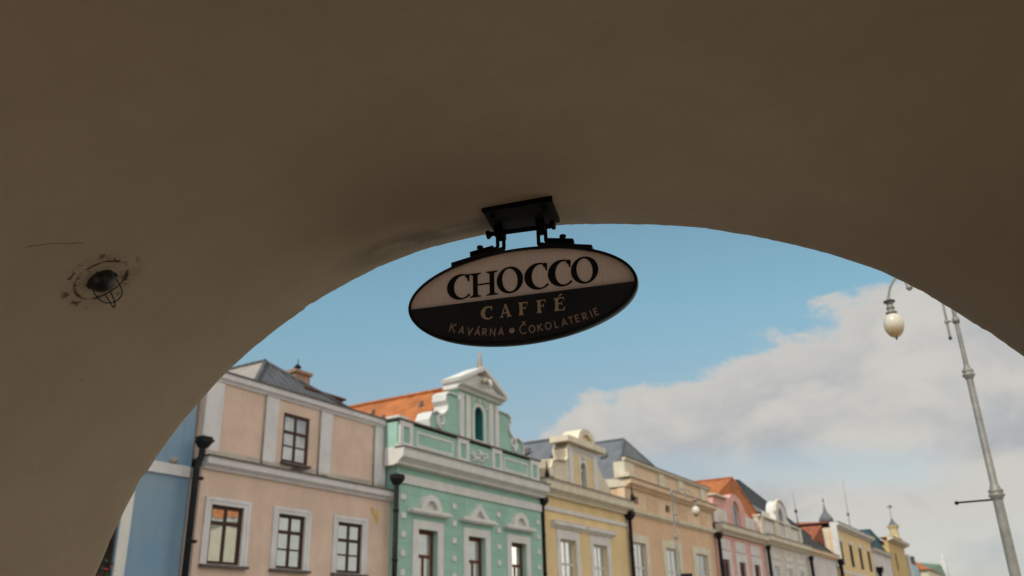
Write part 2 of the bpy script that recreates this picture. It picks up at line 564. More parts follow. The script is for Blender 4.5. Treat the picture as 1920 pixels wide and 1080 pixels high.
def vault_mat():
    m = bpy.data.materials.new('vault_plaster')
    m.use_nodes = True
    t = NT(m.node_tree)
    p = t.n['Principled BSDF']
    tc = t.new('ShaderNodeTexCoord').outputs['Object']
    big = t.ramp(t.noise(tc, 0.9, 5.0, 0.55), 0.3, 0.7)
    mid = t.ramp(t.noise(tc, 5.0, 6.0, 0.65), 0.3, 0.75)
    c = t.mix(big, (0.655, 0.50, 0.365, 1), (0.71, 0.555, 0.41, 1))
    c = t.mix(t.math('MULTIPLY', mid, 0.34), c, (0.565, 0.425, 0.30, 1))
    # scattered specks
    vo = t.new('ShaderNodeTexVoronoi')
    t.put(vo.inputs['Vector'], tc)
    vo.inputs['Scale'].default_value = 4.5
    rnd = t.new('ShaderNodeSeparateColor')
    t.put(rnd.inputs[0], vo.outputs['Color'])
    sp = t.math('MULTIPLY', t.ramp(vo.outputs['Distance'], 0.012, 0.03, 1.0, 0.0), t.math('GREATER_THAN', rnd.outputs[0], 0.55))
    c = t.mix(t.math('MULTIPLY', sp, 0.55), c, (0.14, 0.10, 0.07, 1))
    # dirt ring and smears round the old lamp fitting
    d = t.vmath('DISTANCE', tc, (-1.43, 2.318, 2.745), out=1)
    nz = t.noise(tc, 28.0, 5.0, 0.7)
    nl = t.noise(tc, 11.0, 3.0, 0.6)
    dj = t.math('ADD', d, t.math('MULTIPLY', t.math('SUBTRACT', nl, 0.5), 0.02))
    ring = t.ramp(t.math('ABSOLUTE', t.math('SUBTRACT', dj, 0.081)), 0.0022, 0.0075, 1.0, 0.0)
    ring = t.math('MULTIPLY', ring, t.ramp(nl, 0.36, 0.55))
    smear = t.math('MULTIPLY', t.ramp(nz, 0.535, 0.615), t.ramp(t.math('ABSOLUTE', t.math('SUBTRACT', d, 0.092)), 0.008, 0.045, 1.0, 0.0))
    halo = t.math('MULTIPLY', t.ramp(d, 0.05, 0.16, 0.30, 0.0), t.ramp(nl, 0.3, 0.7))
    dirt = t.math('MAXIMUM', t.math('MAXIMUM', t.math('MULTIPLY', ring, 0.9), t.math('MULTIPLY', smear, 0.85)), halo)
    c = t.mix(dirt, c, (0.045, 0.026, 0.016, 1))
    # grey darker band near the arch lip beside the sign
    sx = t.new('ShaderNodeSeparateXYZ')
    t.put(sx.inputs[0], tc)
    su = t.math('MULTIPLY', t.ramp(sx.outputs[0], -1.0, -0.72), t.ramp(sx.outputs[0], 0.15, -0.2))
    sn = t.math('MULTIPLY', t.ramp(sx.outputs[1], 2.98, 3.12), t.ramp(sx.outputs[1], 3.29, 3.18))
    grey_band = t.math('MULTIPLY', t.math('MULTIPLY', su, sn), t.ramp(t.noise(tc, 6.0, 4.0, 0.6), 0.28, 0.6, 0.35, 1.0))
    c = t.mix(t.math('MULTIPLY', grey_band, 0.75), c, (0.24, 0.20, 0.165, 1))
    t.put(p.inputs['Base Color'], c)
    p.inputs['Roughness'].default_value = 0.95
    p.inputs['Specular IOR Level'].default_value = 0.15
    h = t.math('ADD', t.math('MULTIPLY', t.noise(tc, 3.0, 4.0, 0.5), 1.0), t.math('ADD', t.math('MULTIPLY', t.noise(tc, 14.0, 4.0, 0.6), 0.28), t.math('MULTIPLY', t.noise(tc, 70.0, 5.0, 0.65), 0.13)))
    b = t.new('ShaderNodeBump')
    b.inputs['Strength'].default_value = 0.35
    b.inputs['Distance'].default_value = 0.02
    t.put(b.inputs['Height'], h)
    t.put(p.inputs['Normal'], b.outputs[0])
    return m


SKEW, SLOPE = -0.19, 0.16     # left and crown: the vault falls away inwards, a little askew to the arch
SKEW_R, SLOPE_R = 0.30, -0.10  # right: it opens out and rises into the next bay


def sweep(u, n):
    """how far the vault line through u has moved sideways and sunk at depth n"""
    k = min(1.0, max(0.0, (u + 0.2) / 1.6))
    k = k * k * (3 - 2 * k)
    return (SKEW + (SKEW_R - SKEW) * k) * (N1 - n), (SLOPE + (SLOPE_R - SLOPE) * k) * (N1 - n)


N0, N1 = -0.8, 3.3            # depth of the passage: back, street end
DOOR = (-1.9, -1.1, 2.2)
OPEN_N = (-0.6, 2.8)         # unseen side opening in the right hand wall, added to light the vault
OPEN_Z = 2.4


def build_arcade():
    root = thing('arcade_building', 'dim plastered vaulted passage framing the view with a wide round arch', 'building', (0, 0, 0), ARC_ROT, local=True)
    prof = arch_profile()
    ns = [N1, N1 - 0.004, N1 - 0.012, N1 - 0.03, N1 - 0.06] + [N1 - 0.1 - 0.1 * i for i in range(int((N1 - N0 - 0.1) / 0.1) + 1)]
    if ns[-1] > N0 + 1e-4: ns.append(N0)
    nf = [0.012, 0.006, 0.002, 0.0, 0.0]
    mb = MB()
    P = len(prof)
    for j, n in enumerate(ns):
        open_ = nf[j] if j < 5 else 0.0
        for i, (u, z) in enumerate(prof):
            a = prof[max(0, i - 1)]; b = prof[min(P - 1, i + 1)]
            tx, tz = b[0] - a[0], b[1] - a[1]
            l = math.hypot(tx, tz)
            nx, nz = tz / l * -1, tx / l             # outward normal (away from the passage)
            w = 0.010 * mnoise.noise(Vector((u * 1.3, n * 1.1, z * 1.3))) + 0.0022 * mnoise.noise(Vector((u * 9, n * 9, z * 9)))
            if j < 5:
                chip = mnoise.noise(Vector((u * 16 + 7, 3.1, z * 16)))
                w += 0.009 * max(0.0, chip - 0.36) * (1 - j / 5) * 4
                w += 0.0024 * mnoise.noise(Vector((u * 45, 1.7, z * 45)))
                w *= 0.6 if j == 0 else 1.0
            d = w + open_
            k = min(1.0, max(0.0, (z - 1.0) / 1.2))
            du, dz = sweep(u, n)
            mb.v.append((u + nx * d + du, n, z + nz * d - dz * k))
    for j in range(len(ns) - 1):
        nm = (ns[j] + ns[j + 1]) / 2
        for i in range(P - 1):
            um = (prof[i][0] + prof[i + 1][0]) / 2; zm = (prof[i][1] + prof[i + 1][1]) / 2
            if um > 1.6 and zm < OPEN_Z and OPEN_N[0] < nm < OPEN_N[1]:
                continue
            a = j * P + i
            mb.f.append((a, a + 1, a + P + 1, a + P)); mb.s.append(True)
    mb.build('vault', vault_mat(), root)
    # the masonry round it
    L, R, T = -11.0, 3.6, 4.2
    outer = [(L, 0)] + [(L, T), (R, T)] + [(R, 0)]
    inner_front = [mb.v[i] for i in range(P)]
    poly = [(p[0], p[2]) for p in inner_front]
    poly = [(poly[0][0], 0.0)] + poly[1:-1] + [(poly[-1][0], 0.0)]
    w = MB()
    face = [(L, 0), (L, T), (R, T), (R, 0)] + list(reversed(poly))
    tris = tessellate_polygon([[Vector((p[0], p[1], 0)) for p in face]])
    w.add([(p[0], N1 + 0.0005, p[1]) for p in face], [tuple(t) for t in tris])
    w.add([(L, N0, 0), (L, N1, 0), (L, N1, T), (L, N0, T)], [(0, 1, 2, 3)])
    back = [mb.v[(len(ns) - 1) * P + i] for i in range(P)]
    pb = [(p[0], p[2]) for p in back]
    pb = [(pb[0][0], 0.0)] + pb[1:-1] + [(pb[-1][0], 0.0)]
    fb = [(L, 0), (L, T), (R, T), (R, 0)] + list(reversed(pb))
    tb = tessellate_polygon([[Vector((p[0], p[1], 0)) for p in fb]])
    w.add([(p[0], N0 - 0.0005, p[1]) for p in fb], [tuple(t) for t in tb])
    # right wall with its side opening; reveals run from the vault's own cut edge out to the wall
    cut = [j for j in range(len(ns) - 1) if OPEN_N[0] < (ns[j] + ns[j + 1]) / 2 < OPEN_N[1]]
    ja, jb = cut[0], cut[-1] + 1
    ib = next(i for i in range(P - 1) if (prof[i][0] + prof[i + 1][0]) / 2 > 1.6 and (prof[i][1] + prof[i + 1][1]) / 2 < OPEN_Z)
    zt = max(mb.v[j * P + ib][2] for j in range(ja, jb + 1))
    hole = [(ns[jb], 0.02), (ns[ja], 0.02), (ns[ja], zt), (ns[jb], zt)]
    a = [(N0, 0), (N1, 0), (N1, T), (N0, T)]
    tr = tessellate_polygon([[Vector((p[0], p[1], 0)) for p in a], [Vector((p[0], p[1], 0)) for p in hole]])
    flat = a + hole
    w.add([(R, p[0], p[1]) for p in flat], [tuple(t) for t in tr])
    for j in range(ja, jb):
        w.add([mb.v[j * P + ib], mb.v[(j + 1) * P + ib], (R, ns[j + 1], zt), (R, ns[j], zt)], [(0, 1, 2, 3)])
    for j in (ja, jb):
        for i in range(ib, P - 1):
            p, q = mb.v[j * P + i], mb.v[j * P + i + 1]
            w.add([p, q, (R, ns[j], q[2] if i > ib else q[2]), (R, ns[j], zt if i == ib else p[2])], [(0, 1, 2, 3)])
    # unseen inner end wall; its doorway is added to let light onto the sign
    w.box(-2.85, DOOR[0], N0 + .02, N0 + .3, 0, 4.15).box(DOOR[1], 3.4, N0 + .02, N0 + .3, 0, 4.15).box(DOOR[0] + .001, DOOR[1] - .001, N0 + .02, N0 + .3, DOOR[2], 4.15)
    w.build('wall', M['cream'], root)
    rf = MB().add([(L - .4, N0 - .4, T), (R + .4, N0 - .4, T), (R + .4, N1 + .4, T), (L - .4, N1 + .4, T), (L / 2, N0 - .4, T + .5), (L / 2, N1 + .4, T + .5)],
                  [(3, 2, 1, 0), (0, 4, 5, 3), (1, 2, 5, 4), (0, 1, 4), (2, 3, 5)])
    rf.build('roof', M['orange'], root)
    MB().add([(-2.7, N0, 0.012), (3.2, N0, 0.012), (2.0, N1, 0.012), (-1.9, N1, 0.012)], [(0, 1, 2, 3)]).build('floor_slabs', mat('arcade_slabs', (0.36, 0.31, 0.25), 0.8, 0.2, 2.0, 0.2, 12), root)
    # hairline cracks in the plaster
    crackm = mat('crack_line', (0.22, 0.16, 0.11), 0.95, 0.2, 5.0)

    def crack(pts, r):
        random.seed(len(pts) * 7 + int(r * 1e5))
        path = []
        for (a, b) in zip(pts[:-1], pts[1:]):
            for i in range(6):
                k = i / 6
                q = [a[c] + (b[c] - a[c]) * k + random.uniform(-.003, .003) for c in range(2)]
                path.append(q)
        path.append(list(pts[-1][:2]))
        path = [(u, n, arch_z(u - SKEW * (N1 - n)) - SLOPE * (N1 - n) + 0.0006) for u, n in path]
        MB().tube(path, [r * random.uniform(0.3, 1.0) for _ in path], 5).build('crack', crackm, root)
    crack([(-1.473, 1.998), (-1.432, 2.044), (-1.397, 2.095), (-1.383, 2.123)], 0.0009)
    crack([(-0.325, 2.622), (-0.297, 2.71), (-0.27, 2.79), (-0.26, 2.817)], 0.0011)
    return root


PROF = arch_profile()


def arch_z(u):
    for a, b in zip(PROF[:-1], PROF[1:]):
        if a[0] <= u <= b[0] and b[0] > a[0]:
            return a[1] + (b[1] - a[1]) * (u - a[0]) / (b[0] - a[0])
    return 2.0


build_arcade()


# ------------------------------------------------------------------ the old lamp fitting in the vault
def build_vault_fitting():
    c = Vector((-1.43, 2.318, 2.745))
    root = thing('vault_lamp', 'small black ceiling lamp remnant with loose wire loops in a dirty ring on the vault', 'lamp fitting', (0, 0, 0), ARC_ROT, local=True)
    nrm = Vector((0.642, 0, -0.767)).normalized()
    e1 = Vector((0, 1, 0)); e2 = nrm.cross(e1) * -1
    if e2.z > 0: e2 = -e2

    def pt(dx, dy, h):
        a = 0.00159 * dx + 0.0022 * dy
        s = -0.00096 * dx + 0.0013 * dy
        return c + e1 * a + e2 * s + nrm * h
    prof = [(r * .8, h * .75) for r, h in [(0.050, -0.02), (0.052, 0.006), (0.050, 0.014), (0.046, 0.024), (0.040, 0.034), (0.030, 0.042), (0.016, 0.047), (0.004, 0.049)]]
    mb = MB()
    seg = 28
    for r, h in prof:
        for k in range(seg):
            a = 2 * math.pi * k / seg
            rr = r * (1 + 0.02 * math.sin(3 * a + 1))
            mb.v.append(tuple(c + e1 * rr * math.cos(a) + e2 * rr * math.sin(a) + nrm * h))
    for i in range(len(prof) - 1):
        for k in range(seg):
            k2 = (k + 1) % seg
            mb.f.append((i * seg + k, i * seg + k2, (i + 1) * seg + k2, (i + 1) * seg + k)); mb.s.append(True)
    mb.f.append(tuple((len(prof) - 1) * seg + k for k in range(seg))); mb.s.append(True)
    fit = mat('sooty_lamp_base', (0.020, 0.021, 0.018), 0.35, 0.3, 25.0, 0.2, 80, spec=0.5)
    mb.build('lamp_base', fit, root)
    for ang in (0.5, 2.0, 3.4, 5.1):
        a = c + e1 * 0.041 * math.cos(ang) + e2 * 0.041 * math.sin(ang) + nrm * 0.003
        MB().tube([a - nrm * 0.01, a + nrm * 0.010], 0.0055, 8).build('fixing_lug', fit, root)
    wire = mat('black_wire', (0.018, 0.012, 0.009), 0.5, 0.2, 20.0)

    def smooth(pts, it=3):
        for _ in range(it):
            q = [pts[0]]
            for a, b in zip(pts[:-1], pts[1:]):
                q += [a * 0.75 + b * 0.25, a * 0.25 + b * 0.75]
            pts = q + [pts[-1]]
        return pts
    l1 = [(-22, 6, .01), (-20, 18, .02), (-10, 30, .03), (6, 33, .03), (22, 28, .03), (35, 17, .02), (31, 4, .015), (24, -6, .008)]
    l2 = [(0, 20, .02), (6, 30, .03), (11, 40, .035), (15, 37, .035), (14, 24, .03), (10, 14, .02)]
    for l in (l1, l2):
        MB().tube(smooth([pt(*p) for p in l]), 0.0019, 7).build('wire', wire, root)


build_vault_fitting()

# ------------------------------------------------------------------ the hanging sign
SIGN_ROT = rad(-74.971)
SIGN_O = (2.7290581, 1.54467015, 0.0)
SZ = 2.936


def strip(path, w, closed=False):
    """outline of a pen stroke of width w along a polyline"""
    n = len(path)
    L, Rr = [], []
    for i, p in enumerate(path):
        a = path[i - 1] if i > 0 else None
        b = path[i + 1] if i < n - 1 else None
        def nr(p, q):
            dx, dz = q[0] - p[0], q[1] - p[1]
            l = math.hypot(dx, dz) or 1
            return (-dz / l, dx / l)
        if a is None: nn = nr(p, b); k = 1
        elif b is None: nn = nr(a, p); k = 1
        else:
            n1, n2 = nr(a, p), nr(p, b)
            sx, sz = n1[0] + n2[0], n1[1] + n2[1]
            l = math.hypot(sx, sz) or 1
            nn = (sx / l, sz / l)
            k = 1 / max(0.35, nn[0] * n1[0] + nn[1] * n1[1])
        L.append((p[0] + nn[0] * w / 2 * k, p[1] + nn[1] * w / 2 * k))
        Rr.append((p[0] - nn[0] * w / 2 * k, p[1] - nn[1] * w / 2 * k))
    return L + Rr[::-1]


def build_sign():
    root = thing('hanging_sign', 'oval chocolate and cream cafe sign hung below the arch on black clamps', 'sign', SIGN_O, SIGN_ROT, local=True)
    a, b = 0.4625, 0.1978
    cx = -0.0114
    T = 0.028
    # body: oval box with a rounded outer rim standing proud of both faces
    rim = MB()
    n = 96
    sect = [(-0.011, -T / 2 - 0.0035), (-0.004, -T / 2 - 0.006), (0.0, -T / 2 - 0.003), (0.0012, 0.0), (0.0, T / 2 + 0.003), (-0.004, T / 2 + 0.006), (-0.011, T / 2 + 0.0035)]
    m = len(sect)
    for i in range(n):
        t = 2 * math.pi * i / n
        ct, st = math.cos(t), math.sin(t)
        nx, nz = b * ct, a * st
        l = math.hypot(nx, nz)
        nx /= l; nz /= l
        for (o, y) in sect:
            rim.v.append((cx + a * ct + nx * o, y, SZ + b * st + nz * o))
    for i in range(n):
        j = (i + 1) % n
        for k in range(m):
            k2 = (k + 1) % m
            rim.f.append((i * m + k, i * m + k2, j * m + k2, j * m + k)); rim.s.append(True)
    rim.build('rim', M['blackrim'], root)
    # cream upper field of translucent twin-wall sheet, cut off along the level line just below the middle;
    # the lower field is an opaque dark board
    zc = -0.004
    ea, eb = a - 0.0085, b - 0.0085
    t0 = math.asin(zc / eb)
    up = ellipse(cx, SZ, ea, eb, 72, t0, math.pi - t0)
    dn = ellipse(cx, SZ, ea, eb, 72, math.pi - t0 + .002, 2 * math.pi + t0 - .002)
    MB().prism_y(dn, -T / 2 + 0.0005, T / 2 - 0.0005).build('board', M['signdark'], root)
    MB().prism_y(up, -T / 2 - 0.0002, -T / 2 + 0.004).build('cream_panel', M['signcream'], root)

    yf = -T / 2 - 0.0016
    cnt = [0]

    def piece(mb, poly, holes=None, base=yf):
        cnt[0] += 1
        mb.prism_y([(x, z + SZ) for x, z in poly], base - 0.00012 * (cnt[0] % 7), base + 0.0035, [[(x, z + SZ) for x, z in h] for h in holes] if holes else None)

    def serif_O(mb, x0, x1, z0, z1, side, thin, lean=0.0):
        c = ((x0 + x1) / 2, (z0 + z1) / 2)
        A, B = (x1 - x0) / 2, (z1 - z0) / 2
        piece(mb, ellipse(c[0], c[1], A, B, 56), [ellipse(c[0], c[1], A - side, B - thin, 56, rot=lean)])

    def serif_C(mb, x0, x1, z0, z1, side, thin, bold=False):
        w, h = x1 - x0, z1 - z0
        A, B = w * 0.60, h / 2
        cxx, czz = x0 + A, (z0 + z1) / 2
        ta, tb = rad(52), rad(-46)
        outer = ellipse(cxx, czz, A, B, 44, ta, 2 * math.pi + tb)
        inner = []
        for i in range(44):
            t = (2 * math.pi + tb) + (ta - (2 * math.pi + tb)) * i / 43
            inner.append((cxx + side * 0.32 + (A - side * 0.95) * math.cos(t), czz + (B - thin) * math.sin(t)))
        # taper the lower lip to a point, keep the upper arm full
        k = outer[-1]
        tip = (x1 - w * 0.005, z0 + h * 0.165)
        outer = outer + [tip, (tip[0] - w * .012, tip[1] + h * 0.02)]
        piece(mb, outer + inner)
        # upper terminal: barbed vertical serif
        xs = x1 - w * 0.045
        ztop = czz + B * math.sin(ta)
        piece(mb, [(cxx + A * math.cos(ta) - w * 0.10, ztop + h * 0.082 ), (xs, z1 - h * 0.055), (xs + w * 0.03, z1 - h * 0.045), (xs + w * 0.012, z1 - h * 0.32), (xs - w * 0.045, z1 - h * 0.32), (xs - w * 0.075, z1 - h * 0.215), (xs - w * 0.17, z1 - h * 0.125)])

    def stem(mb, x, z0, z1, w, sw, sh):
        piece(mb, [(x - sw, z0), (x + sw, z0), (x + sw, z0 + sh), (x + w / 2 + sh * .9, z0 + sh * 1.35), (x + w / 2, z0 + sh * 2.6), (x + w / 2, z1 - sh * 2.6), (x + w / 2 + sh * .9, z1 - sh * 1.35), (x + sw, z1 - sh), (x + sw, z1), (x - sw, z1), (x - sw, z1 - sh), (x - w / 2 - sh * .9, z1 - sh * 1.35), (x - w / 2, z1 - sh * 2.6), (x - w / 2, z0 + sh * 2.6), (x - w / 2 - sh * .9, z0 + sh * 1.35), (x - sw, z0 + sh)])

    # large name
    cur = ['ink']

    class Letters:
        """hands out one mesh per letter"""
        def __init__(self, m): self.m = m; self.mb = None
        def start(self): self.end(); self.mb = MB(); return self.mb
        def end(self):
            if self.mb: self.mb.build('letter', M[self.m], root)
            self.mb = None
    bl = Letters('ink')
    Z0, Z1 = 0.0125, 0.1155
    zo, zt = 0.0105, 0.1235
    serif_C(bl.start(), -0.309, -0.212, zo, zt - 0.003, 0.0235, 0.0075)
    stem(bl.start(), -0.1895, Z0, Z1, 0.0195, 0.0235, 0.0048)
    stem(bl.mb, -0.1205, Z0, Z1, 0.0195, 0.0235, 0.0048)
    piece(bl.mb, rect(-0.181, -0.129, 0.0615, 0.0675))
    serif_O(bl.start(), -0.1005, 0.007, zo, zt, 0.0225, 0.0072, 0.10)
    serif_C(bl.start(), 0.0125, 0.108, zo, zt, 0.0235, 0.0075)
    serif_C(bl.start(), 0.107, 0.2015, zo, zt, 0.0235, 0.0075)
    serif_O(bl.start(), 0.199, 0.306, zo, zt, 0.0225, 0.0072, 0.10)
    bl.end()
    # second line
    bl = Letters('letter')
    b0, b1 = -0.0858, -0.0335
    sh = 0.0034
    serif_C(bl.start(), -0.168, -0.121, b0 - .0008, b1 + .0015, 0.0125, 0.0048)
    # A
    piece(bl.start(), [(-0.0865, b0 + sh), (-0.082, b0 + sh), (-0.0655, b1 + .0015), (-0.0695, b1 + .0015), ])
    piece(bl.mb, [(-0.0712, b1 + .0015), (-0.0648, b1 + .0015), (-0.0475, b0 + sh), (-0.0595, b0 + sh)])
    piece(bl.mb, rect(-0.0775, -0.0575, b0 + .0155, b0 + .0195))
    piece(bl.mb, rect(-0.0915, -0.0765, b0, b0 + sh))
    piece(bl.mb, rect(-0.0635, -0.0435, b0, b0 + sh))

    def F(x, e=False):
        stem(bl.start(), x + 0.0085, b0, b1, 0.0118, 0.0095, sh)
        w = 0.034 if not e else 0.037
        piece(bl.mb, [(x + .012, b1 - sh), (x + w - .002, b1 - sh), (x + w - .0015, b1 - .012), (x + w + .001, b1 - .012), (x + w, b1), (x + .012, b1)])
        zm = b0 + 0.0265
        piece(bl.mb, [(x + .013, zm), (x + w - .010, zm), (x + w - .010, zm - .005), (x + w - .0075, zm - .005), (x + w - .0075, zm + .0085), (x + w - .010, zm + .0085), (x + w - .010, zm + .0038), (x + .013, zm + .0038)])
        if e:
            piece(bl.mb, [(x + .012, b0), (x + w + .0015, b0), (x + w + .003, b0 + .0135), (x + w + .0005, b0 + .0135), (x + w - .004, b0 + sh), (x + .012, b0 + sh)])
            piece(bl.mb, [(x + .016, b1 + .0045), (x + .0195, b1 + .0045), (x + .033, b1 + .0125), (x + .026, b1 + .0155)])
    F(-0.0135); F(0.0585); F(0.128, True)
    bl.end()
    # bottom line on its shallow curve
    bl = Letters('letterthin')
    E = ellipse(0.40, 0.5, 0.40, 0.51, 26)
    Cc = ellipse(0.42, 0.5, 0.42, 0.51, 22, rad(52), rad(308))
    G = {
        'K': [[(0, 0), (0, 1)], [(.58, 1), (.02, .47)], [(.16, .60), (.64, 0)]],
        'A': [[(0, 0), (.36, 1), (.72, 0)], [(.13, .33), (.59, .33)]],
        'V': [[(0, 1), (.35, 0), (.70, 1)]],
        'R': [[(0, 0), (0, .97), (.30, .97), (.46, .90), (.50, .74), (.44, .58), (.28, .50), (.02, .50)], [(.26, .48), (.58, 0)]],
        'N': [[(0, 0), (0, 1), (.66, 0), (.66, 1)]],
        'C': [Cc], 'O': [E + [E[0]]],
        'L': [[(0, 1), (0, .03), (.46, .03)]],
        'T': [[(0, .97), (.64, .97)], [(.32, .94), (.32, 0)]],
        'E': [[(.48, .97), (0, .97), (0, .03), (.48, .03)], [(.02, .52), (.42, .52)]],
        'I': [[(0, 0), (0, 1)]],
    }
    base = [(-0.288, -0.1215), (-0.251, -0.1315), (-0.217, -0.1395), (-0.185, -0.1460), (-0.155, -0.1500), (-0.123, -0.1540), (-0.089, -0.1570)]
    base2 = [(0.000, -0.1610), (0.036, -0.1610), (0.069, -0.1590), (0.101, -0.1565), (0.134, -0.1525), (0.164, -0.1490), (0.191, -0.1445), (0.216, -0.1395), (0.246, -0.1345), (0.271, -0.1280), (0.291, -0.1215)]

    def put(ch, x, z, h, ang, w=0.0043):
        acc = None
        if ch in 'Á': acc, ch = 'a', 'A'
        if ch in 'Č': acc, ch = 'c', 'C'
        gl = G[ch]
        wid = max(p[0] for s in gl for p in s)
        ca, sa = math.cos(ang), math.sin(ang)

        def tr(p):
            px, pz = (p[0] - wid / 2) * h, p[1] * h
            return (x + px * ca - pz * sa, z + px * sa + pz * ca)
        bl.start()
        for s in gl:
            piece(bl.mb, strip([tr(p) for p in s], w))
        if acc == 'a':
            piece(bl.mb, strip([tr((.36, 1.12)), tr((.52, 1.34))], w))
        if acc == 'c':
            piece(bl.mb, strip([tr((.26, 1.34)), tr((.44, 1.13)), tr((.62, 1.34))], w))
    word = 'KAVÁRNA'
    for i, ch in enumerate(word):
        x, z = base[i]
        a0 = base[max(0, i - 1)]; a1 = base[min(len(base) - 1, i + 1)]
        put(ch, x, z, 0.036 if i == 0 else 0.0275, math.atan2(a1[1] - a0[1], a1[0] - a0[0]))
    word = 'ČOKOLATERIE'
    for i, ch in enumerate(word):
        x, z = base2[i]
        a0 = base2[max(0, i - 1)]; a1 = base2[min(len(base2) - 1, i + 1)]
        put(ch, x, z, 0.036 if i == 0 else 0.0275, math.atan2(a1[1] - a0[1], a1[0] - a0[0]))
    bl.end()
    dot = MB().prism_y([(x, z + SZ) for x, z in ellipse(-0.0445, -0.1435, 0.0108, 0.0108, 24)], yf, yf + 0.003)
    dot.build('dot', M['letter'], root)
    MB().prism_y([(x, z + SZ) for x, z in ellipse(-0.0455, -0.1395, 0.0062, 0.0048, 20)], yf - 0.0008, yf + 0.002).build('dot', M['letterthin'], root)
    # two clamp channels along the top rim, each with its bolt, and the bent straps up to the bar
    def top(x):
        return SZ + b * math.sqrt(max(0, 1 - ((x - cx) / a) ** 2))

    def bar_along(x0, x1, lift, h, y0, y1):
        mb = MB()
        n = 10
        for i in range(n):
            xa = x0 + (x1 - x0) * i / n; xb = x0 + (x1 - x0) * (i + 1) / n
            za, zb = top(x0) + (top(x1) - top(x0)) * i / n, top(x0) + (top(x1) - top(x0)) * (i + 1) / n
            mb.add([(xa, y0, za + lift), (xb, y0, zb + lift), (xb, y1, zb + lift), (xa, y1, za + lift), (xa, y0, za + lift + h), (xb, y0, zb + lift + h), (xb, y1, zb + lift + h), (xa, y1, za + lift + h)],
                   [(3, 2, 1, 0), (4, 5, 6, 7), (0, 1, 5, 4), (2, 3, 7, 6)] + ([(3, 0, 4, 7)] if i == 0 else []) + ([(1, 2, 6, 5)] if i == n - 1 else []))
        return mb
    def arc(pts):
        v = [Vector(p) for p in pts]
        for _ in range(2):
            q = [v[0]]
            for p, r in zip(v[:-1], v[1:]):
                q += [p * .75 + r * .25, p * .25 + r * .75]
            v = q + [v[-1]]
        return v
    for sgn, (xa, xb, x2a, x2b, xk, xin, xout) in ((-1, (-0.290, -0.074, -0.212, -0.115, -0.173, -0.071, -0.099)), (1, (0.073, 0.288, 0.112, 0.214, 0.171, 0.073, 0.101))):
        bar_along(xa, xb, -0.004, 0.021, -0.019, 0.019).build('clamp', M['blackrim'], root)
        bar_along(x2a, x2b, 0.017, 0.019, -0.013, 0.013).build('clamp', M['black'], root)
        zk = top(xk)
        MB().lathe((xk, 0, zk + 0.030), [(0.006, 0), (0.006, 0.012), (0.013, 0.013), (0.014, 0.017), (0.013, 0.023), (0.004, 0.025)], 6, False).build('bolt', M['black'], root)
        # inner strap: down from the bar and out along the clamp
        zi = top(xin if sgn < 0 else xin)
        for (x, dz, y) in ((xin, 0.008, -0.004), (xout, 0.026, 0.004)):
            ze = top(x) + dz
            xe = x + sgn * (0.040)
            MB().tube(arc([(x, y, 3.232), (x, y, ze + 0.045), (x, y, ze + 0.02), (x, y, ze + 0.002), (x + sgn * 0.02, y, top(x + sgn * .02) + dz), (xe, y, top(xe) + dz)]), 0.0078, 8).build('strap', M['black'], root)


build_sign()


def build_bracket():
    """steel plate bolted to the vault with the pivot bar the sign swings on"""
    root = thing('sign_bracket', 'black iron plate and pivot bar bolted to the vault above the oval sign', 'bracket', SIGN_O, SIGN_ROT, local=True)
    # plate: flat tray, wider at the inner edge, hugging the soffit
    zt = 3.276

    def tilt(mb):
        mb.v = [(x, y, z + SLOPE * y) for x, y, z in mb.v]
        return mb
    tilt(MB().prism_z([(-0.100, -0.185), (0.172, -0.185), (0.146, 0.08), (-0.135, 0.08)], zt - 0.020, zt)).build('plate', M['black'], root)
    tilt(MB().box(-0.104, 0.176, -0.192, -0.1855, zt - .020, zt + 0.022)).build('plate', M['black'], root)
    # bearing blocks under the plate and the bar through them
    for x in (-0.086, 0.086):
        MB().box(x - 0.017, x + 0.017, -0.028, 0.028, 3.198, zt - 0.026).build('lug', M['black'], root)
        MB().lathe((x, 0, 3.186), [(0.007, 0), (0.012, 0.004), (0.012, 0.0105)], 8, True).build('bolt', M['black'], root)
    MB().tube([(-0.132, 0, 3.222), (0.131, 0, 3.218)], 0.0095, 12).build('pivot_bar', M['black'], root)
    for x, s in ((-0.134, -1), (0.133, 1)):
        MB().tube([(x - s * 0.016, 0, 3.222), (x - s * .004, 0, 3.221), (x - s * .003, 0, 3.221), (x + s * .009, 0, 3.220)], [0.010, 0.012, 0.018, 0.018], 10).build('end_nut', M['black'], root)
    for x, y in ((-0.075, -0.14), (0.135, -0.14), (-0.11, 0.05), (0.122, 0.05)):
        tilt(MB().lathe((x, y, zt - 0.036), [(0.010, 0), (0.012, 0.003), (0.012, 0.0155)], 6, False)).build('bolt', M['black'], root)


build_bracket()


# ------------------------------------------------------------------ townhouses across the square
YF = 20.0


def wall_block(root, m, x0, x1, z1, openings, yf=YF, th=0.45, z0=0.0, name='wall', poly=None):
    """front wall as a real slab with openings cut through it"""
    MB().prism_y(poly or rect(x0, x1, z0, z1), yf, yf + th, [list(o) for o in openings]).build(name, m, root)


def body_block(root, m, x0, x1, z1, yf, yb=33.0):
    MB().box(x0 + .02, x1 - .02, yf + 0.452, yb, 0, z1 - 0.02).build('side_wall', m, root)


